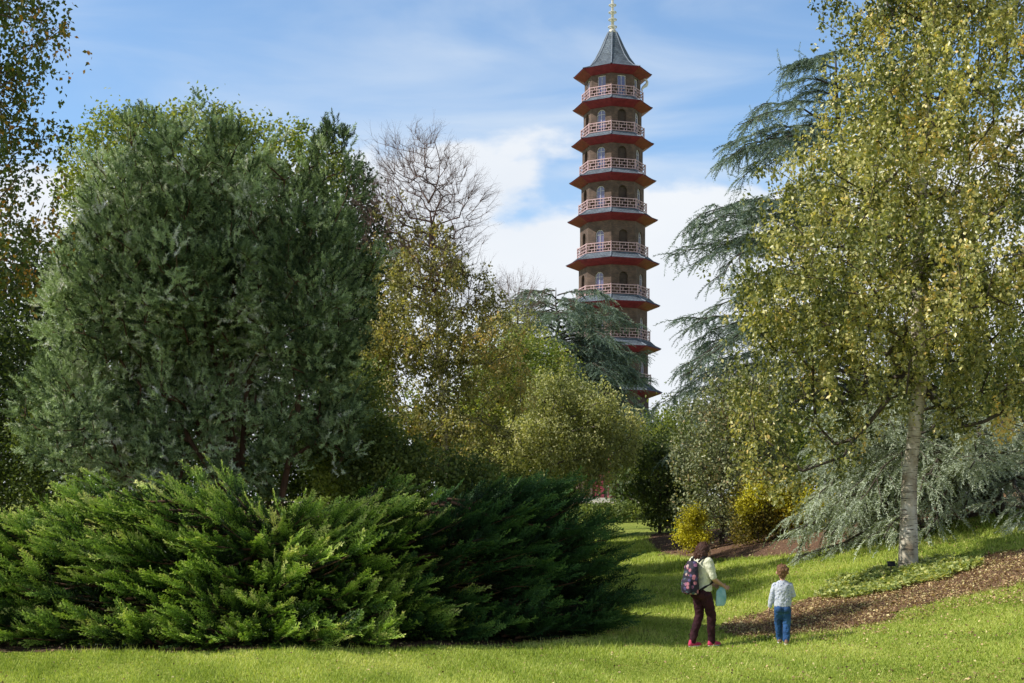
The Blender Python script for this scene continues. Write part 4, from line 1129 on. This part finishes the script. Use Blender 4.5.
def woman():
    D = 20.8; b = foot(702, D)
    rz = math.radians(-58)
    w_ = empty('person', b, rz)
    tag(w_, 'woman in a pale yellow top and maroon trousers walking with a backpack', 'person')
    # local axes: x right, y forward
    rh = np.array([.165, .30, .985]); re = np.array([.255, .03, 1.10]); rs_ = np.array([.185, -.02, 1.375])
    lh = np.array([-.10, .27, 1.0]); le = np.array([-.24, .02, 1.10]); ls = np.array([-.185, -.02, 1.375])
    ra = np.array([.085, .13, .09]); rk = np.array([.095, .12, .49]); la = np.array([-.085, -.13, .09]); lk = np.array([-.085, .02, .49])
    hc = np.array([0, .045, 1.545]); fw = unit(np.array([.42, .8, -.30]))
    hp, at, rot = head_parts(hc, .112, fw)
    parts = hp+[('c', [((0, .0, 1.36), .056), ((0, .025, 1.46), .05)]),
        ('l', [((0, 0, .86), .15, .10), ((0, 0, .95), .165, .115), ((0, 0, 1.1), .13, .10), ((0, 0, 1.25), .15, .11), ((0, -.01, 1.36), .165, .09), ((0, -.01, 1.41), .09, .06)]),
        ('c', [(rs_, .048), (re, .038), (rh, .026)]), ('c', [(ls, .048), (le, .038), (lh, .026)]),
        ('c', [((.085, 0, .9), .09), (rk, .055), (ra, .04), (ra+[0, .10, -.05], .03)]), ('c', [((-.085, 0, .9), .09), (lk, .055), (la, .04), (la+[0, .10, -.05], .03)])]
    parts += hand(rh, rh-re, (-.3, .1, .9), curl=1.0)+hand(lh, lh-le, (.3, .1, .9), curl=1.0)
    bd = body_from(parts, 'body', M['skin'], w_, .0065, 3)
    eyes(at, .112, w_)
    f, u_ = fw, np.array([0, 0, 1.0])
    hair = [('e', at(0, -.20, .30), (.098, .108, .102), rot), ('l', [((0, -.05, 1.41), .060, .036), ((0, -.045, 1.47), .084, .054), ((0, -.02, 1.54), .094, .076), ((0, -.0, 1.60), .084, .075)]),
            ('c', [(at(.78, .25, .3), .028), (at(.82, .20, -.6), .03), (at(.66, .18, -1.25), .02)]), ('c', [(at(-.78, .25, .3), .028), (at(-.82, .20, -.6), .03), (at(-.66, .18, -1.25), .02)])]
    rr = np.random.default_rng(3)
    for q in range(26):
        a = PI+rr.random()*PI*1.1-.15; x, y = .090*math.cos(a), .070*math.sin(a)
        hair.append(('c', [((x, y-.0, 1.60), .02), ((x*1.12, y*1.1-.02, 1.48), .017), ((x*1.05+rr.normal()*.01, y*1.0-.02, 1.365+rr.random()*.08), .006)]))
    body_from(hair, 'hair', M['hair_brown'], w_, .006, 3)
    # top with sleeves to the elbow, ribbed hem and collar
    topp = [('l', [((0, .0, .90), .178, .132), ((0, .0, .94), .184, .138), ((0, 0, 1.03), .175, .132), ((0, 0, 1.14), .165, .128), ((0, .01, 1.25), .176, .135), ((0, -.01, 1.35), .185, .112), ((0, -.01, 1.405), .13, .088), ((0, .0, 1.435), .075, .068)]),
            ('c', [(rs_, .072), (rs_*.6+re*.4, .066), (rs_*.12+re*.88, .056)]), ('c', [(ls, .072), (ls*.6+le*.4, .066), (ls*.12+le*.88, .056)]),
            ('e', (.07, .115, 1.24), (.07, .055, .065)), ('e', (-.07, .115, 1.24), (.07, .055, .065))]
    tp = body_from(topp, 'sweater', M['blouse'], w_, .008, 4)
    tr = [('l', [((0, 0, .80), .165, .115), ((0, -.01, .87), .178, .13), ((0, 0, .95), .165, .12)]), ('e', (.075, -.06, .86), (.095, .09, .10)), ('e', (-.075, -.06, .86), (.095, .09, .10)),
          ('c', [((.088, 0, .84), .102), (rk+[0, 0, .02], .070), ((ra+rk)/2+[0, -.012, 0], .063), (ra+[0, -.0, .0], .056)]), ('c', [((-.088, 0, .84), .102), (lk+[0, 0, .02], .070), ((la+lk)/2+[0, -.012, 0], .063), (la, .056)])]
    body_from(tr, 'trousers', M['trousers'], w_, .008, 4)
    def gz(x, y):
        wx = b[0]+x*math.cos(rz)-y*math.sin(rz); wy = b[1]+x*math.sin(rz)+y*math.cos(rz); return float(ground(wx, wy))-b[2]
    for an, off in ((ra, 0), (la, 0)):
        shoe(w_, (an[0], an[1]+.15), (an[0], an[1]-.035), gz(an[0], an[1])+.008, M['pink'])
    # backpack, carried by the woman
    bp = empty('backpack', b+np.array([0, 0, 0]), rz); tag(bp, 'dark floral backpack worn on the back of the woman', 'backpack')
    body_from([('l', [((0, -.225, .86), .135, .085), ((0, -.235, .92), .152, .10), ((0, -.23, 1.15), .150, .10), ((0, -.215, 1.30), .135, .085), ((0, -.20, 1.38), .09, .055)])], 'pack', M['floral'], bp, .010, 6)
    body_from([('l', [((0, -.315, .88), .11, .04), ((0, -.325, .96), .12, .052), ((0, -.32, 1.08), .112, .045), ((0, -.31, 1.12), .09, .025)])], 'front_pocket', M['floral'], bp, .008, 5)
    for s in (-1, 1):
        pts = np.array([(s*.09, -.15, 1.37), (s*.115, -.06, 1.452), (s*.118, .06, 1.42), (s*.125, .135, 1.32), (s*.14, .14, 1.18), (s*.18, .06, 1.04), (s*.14, -.15, .93)])
        t = np.linspace(0, 6, 30); P_ = np.stack([np.interp(t, np.arange(7), pts[:, c]) for c in range(3)], 1)
        V, T, _ = loft(P_, np.full(30, .017), 8); link('shoulder_strap', tri_mesh('shoulder_strap', V, T), M['black'], bp, True)
    V, T, _ = loft(np.array([(-.03, -.2, 1.38), (-.02, -.2, 1.43), (.02, -.2, 1.43), (.03, -.2, 1.38)]), np.full(4, .008), 6); link('top_handle', tri_mesh('top_handle', V, T), M['black'], bp, True)
    # thin plastic bag in the right hand
    cb_ = empty('plastic_bag', b, rz); tag(cb_, 'pale turquoise bag hanging from the hand of the woman', 'bag')
    hx, hy = rh[0]-.03, rh[1]-.02
    body_from([('l', [((hx, hy-.02, .66), .03, .085), ((hx, hy-.01, .70), .038, .105), ((hx+.005, hy, .80), .036, .11), ((hx, hy, .90), .024, .095), ((hx, hy+.03, .96), .012, .05)])], 'bag_body', M['cyan'], cb_, .008, 3)
    V, T, _ = loft(np.array([(hx, hy-.03, .92), (hx, hy-.02, .98), (hx, hy+.0, 1.005), (hx, hy+.02, .98), (hx, hy+.03, .92)]), np.full(5, .006), 6); link('handle', tri_mesh('handle', V, T), M['cyan'], cb_, True)
woman()

def boy():
    D = 20.15; b = foot(782.5, D); rz = math.radians(-8)
    w_ = empty('person', b, rz); tag(w_, 'small boy in a white patterned top and blue jeans walking away', 'person')
    k = 1.0
    rs_ = np.array([.115, 0, .935]); re = np.array([.165, .05, .78]); rh = np.array([.12, .18, .74])
    ls = np.array([-.115, 0, .935]); le = np.array([-.165, -.02, .77]); lh = np.array([-.195, .01, .60])
    ra = np.array([.055, -.02, .06]); rk = np.array([.068, .04, .33]); la = np.array([-.03, .20, .06]); lk = np.array([-.055, .13, .33])
    hc = np.array([0, .02, 1.135]); fw = unit(np.array([.1, 1, -.1])); hp, at, rot = head_parts(hc, .108, fw)
    parts = hp+[('c', [((0, 0, .95), .042), ((0, .01, 1.05), .038)]),
        ('l', [((0, 0, .58), .10, .075), ((0, 0, .66), .11, .085), ((0, 0, .78), .098, .078), ((0, 0, .90), .10, .068), ((0, 0, .945), .085, .05), ((0, 0, .98), .05, .035)]),
        ('c', [(rs_-[.01, 0, .015], .028), (re, .025), (rh, .020)]), ('c', [(ls+[.01, 0, -.015], .028), (le, .025), (lh, .020)]),
        ('c', [((.055, 0, .62), .062), (rk, .04), (ra, .03), (ra+[0, .07, -.03], .022)]), ('c', [((-.055, 0, .62), .062), (lk, .04), (la, .03), (la+[0, .07, -.03], .022)])]
    parts += hand(lh, lh-le, (.2, 1, 0), s=.75, curl=.5)+hand(rh, rh-re, (-.2, .2, 1), s=.75, curl=.9)
    body_from(parts, 'body', M['skin'], w_, .0055, 3); eyes(at, .108, w_)
    hair = [('e', at(0, -.13, .24), (.086, .104, .096), rot), ('e', at(0, -.34, -.12), (.070, .068, .070), rot), ('e', at(0, -.42, -.45), (.042, .04, .05), rot)]
    rr = np.random.default_rng(8)
    for q in range(26):
        a = rr.random()*2*PI; e = .2+1.2*rr.random(); x, y, z = math.cos(a)*math.cos(e), math.sin(a)*math.cos(e), math.sin(e)
        if y > .5: continue
        p = at(x*.78, y*.85-.12, z*.85+.2); hair.append(('c', [(p, .022), (p+np.array([x*.012, y*.012-.004, -.02]), .012)]))
    body_from(hair, 'hair', M['hair_ginger'], w_, .0055, 2)
    sh = [('l', [((0, 0, .605), .130, .105), ((0, 0, .64), .137, .108), ((0, 0, .76), .132, .102), ((0, 0, .88), .140, .100), ((0, 0, .94), .132, .088), ((0, 0, .985), .085, .065), ((0, 0, 1.012), .052, .05)]),
          ('c', [(rs_, .045), (re, .040), (rh*.9+re*.1, .032)]), ('c', [(ls, .045), (le, .040), (lh*.92+le*.08, .032)])]
    body_from(sh, 'sweatshirt', M['boy_shirt'], w_, .007, 3)
    je = [('l', [((0, 0, .52), .115, .085), ((0, -.005, .58), .125, .10), ((0, 0, .65), .118, .095)]), ('e', (.05, -.045, .57), (.068, .06, .07)), ('e', (-.05, -.045, .57), (.068, .06, .07)),
          ('c', [((.058, 0, .55), .074), (rk, .058), (ra+[0, 0, .03], .048)]), ('c', [((-.056, 0, .55), .074), (lk, .058), (la+[0, 0, .03], .048)])]
    je_ = body_from(je, 'jeans', M['jeans'], w_, .007, 3)
    for sx in (-1, 1):
        bm = bmesh.new(); bmesh.ops.create_cube(bm, size=1, matrix=Matrix.Translation((sx*.055, -.108, .565)) @ Matrix.Rotation(.1, 4, 'X') @ Matrix.Diagonal((.07, .012, .08, 1)))
        bmesh.ops.bevel(bm, geom=bm.edges[:], offset=.004, segments=2); bm_obj('pocket', bm, M['denim_dark'], je_, True)
    def gz(x, y): 
        wx = b[0]+x*math.cos(rz)-y*math.sin(rz); wy = b[1]+x*math.sin(rz)+y*math.cos(rz); return float(ground(wx, wy))-b[2]
    shoe(w_, (ra[0], ra[1]+.10), (ra[0], ra[1]-.03), gz(*ra[:2])+.008, M['tan'], .032)
    shoe(w_, (la[0], la[1]+.10), (la[0], la[1]-.03), gz(*la[:2])+.008, M['tan'], .032)
M['denim_dark'] = noise_mat('darker denim', two((.03, .08, .20), .3), 12, 5, .85, .3)
boy()


# ================================================================== LIGHT, SKY, CAMERA
az = math.radians(81); el = math.radians(41.5)
to_sun = Vector((-math.sin(az)*math.cos(el), -math.cos(az)*math.cos(el), math.sin(el)))
sd = bpy.data.lights.new('sun', 'SUN'); sd.energy = 5.0; sd.angle = math.radians(.53); sd.color = (1, .955, .88)
so = bpy.data.objects.new('sun', sd); C.objects.link(so); so.rotation_euler = to_sun.to_track_quat('Z', 'Y').to_euler()
w = bpy.data.worlds.new('World'); scene.world = w; w.use_nodes = True
nt = w.node_tree; nt.nodes.clear()
out = nt.nodes.new('ShaderNodeOutputWorld'); bgn = nt.nodes.new('ShaderNodeBackground'); bgn.inputs[1].default_value = .15
sky = nt.nodes.new('ShaderNodeTexSky'); sky.sky_type = 'NISHITA'; sky.sun_disc = False
sky.sun_elevation = el; sky.sun_rotation = math.atan2(to_sun.x, to_sun.y); sky.altitude = 30; sky.air_density = 1.0; sky.dust_density = .6; sky.ozone_density = 2.2
tc = nt.nodes.new('ShaderNodeTexCoord')
sep = nt.nodes.new('ShaderNodeSeparateXYZ'); nt.links.new(tc.outputs['Generated'], sep.inputs[0])
def nz(sc, st, det, loc=(0, 0, 0), dist=0.0, rot=(0, 0, 0)):
    mp = nt.nodes.new('ShaderNodeMapping'); mp.inputs['Scale'].default_value = st; mp.inputs['Location'].default_value = loc; mp.inputs['Rotation'].default_value = rot
    nt.links.new(tc.outputs['Generated'], mp.inputs[0])
    n = nt.nodes.new('ShaderNodeTexNoise'); n.inputs['Scale'].default_value = sc; n.inputs['Detail'].default_value = det; n.inputs['Distortion'].default_value = dist
    nt.links.new(mp.outputs[0], n.inputs['Vector']); return n.outputs[0]
def mth(op, a, b=None, c=None):
    n = nt.nodes.new('ShaderNodeMath'); n.operation = op
    for i, v in enumerate((a, b, c)):
        if v is None: continue
        if isinstance(v, (int, float)): n.inputs[i].default_value = v
        else: nt.links.new(v, n.inputs[i])
    return n.outputs[0]
def mr(v, a, b, c=0, d=1, smooth=True):
    n = nt.nodes.new('ShaderNodeMapRange'); n.interpolation_type = 'SMOOTHSTEP' if smooth else 'LINEAR'
    nt.links.new(v, n.inputs[0]); n.inputs[1].default_value = a; n.inputs[2].default_value = b; n.inputs[3].default_value = c; n.inputs[4].default_value = d
    return n.outputs[0]
# cumulus bank low over the horizon
cn = nz(5.0, (1, 1, 1.9), 9, (.35, .2, .1), .1)
lowness = mr(sep.outputs['Z'], .17, .31, .36, -.24, False)
cum = mr(mth('ADD', cn, lowness), .475, .55)
# thin high streaks
ci = nz(2.6, (1, 1, 5.5), 8, (.1, .4, .3), .6, (.1, .25, 0))
cir = mr(ci, .38, .70, .06, .75)
cir2 = mth('MULTIPLY', cir, mr(sep.outputs['Z'], .36, .6, 1.0, .03))
cloud_col = nt.nodes.new('ShaderNodeMix'); cloud_col.data_type = 'RGBA'
nt.links.new(nz(7, (1, 1, 2), 6, (2, 1, 0)), cloud_col.inputs[0])
cloud_col.inputs[6].default_value = (5.2, 5.6, 6.2, 1); cloud_col.inputs[7].default_value = (6.3, 6.5, 6.7, 1)
m1 = nt.nodes.new('ShaderNodeMix'); m1.data_type = 'RGBA'
tintn = nt.nodes.new('ShaderNodeMix'); tintn.data_type = 'RGBA'; tintn.blend_type = 'MULTIPLY'; tintn.inputs[0].default_value = 1
nt.links.new(sky.outputs[0], tintn.inputs[6]); tintn.inputs[7].default_value = (1.05, 1.24, 1.34, 1)
dk_ = nt.nodes.new('ShaderNodeMix'); dk_.data_type = 'RGBA'; dk_.blend_type = 'MULTIPLY'; dk_.inputs[0].default_value = 1
nt.links.new(tintn.outputs[2], dk_.inputs[6]); nt.links.new(mr(sep.outputs['Z'], .36, .60, 1.0, .16), dk_.inputs[7])
nt.links.new(cir2, m1.inputs[0]); nt.links.new(dk_.outputs[2], m1.inputs[6]); m1.inputs[7].default_value = (5.0, 5.6, 6.3, 1)
m2 = nt.nodes.new('ShaderNodeMix'); m2.data_type = 'RGBA'
nt.links.new(cum, m2.inputs[0]); nt.links.new(m1.outputs[2], m2.inputs[6]); nt.links.new(cloud_col.outputs[2], m2.inputs[7])
nt.links.new(m2.outputs[2], bgn.inputs[0]); nt.links.new(bgn.outputs[0], out.inputs[0])

cam = bpy.data.cameras.new('camera'); co = bpy.data.objects.new('camera', cam); C.objects.link(co)
co.location = (0, 0, EYE); co.rotation_euler = (PI/2, 0, 0)
cam.sensor_width = 36; cam.lens = F/1024*36; cam.shift_y = (HZ-341.5)/1024; cam.clip_end = 4000; cam.clip_start = .1
scene.camera = co
scene.cycles.diffuse_bounces = 2
scene.view_settings.view_transform = 'Standard'; scene.view_settings.look = 'None'; scene.view_settings.exposure = 0
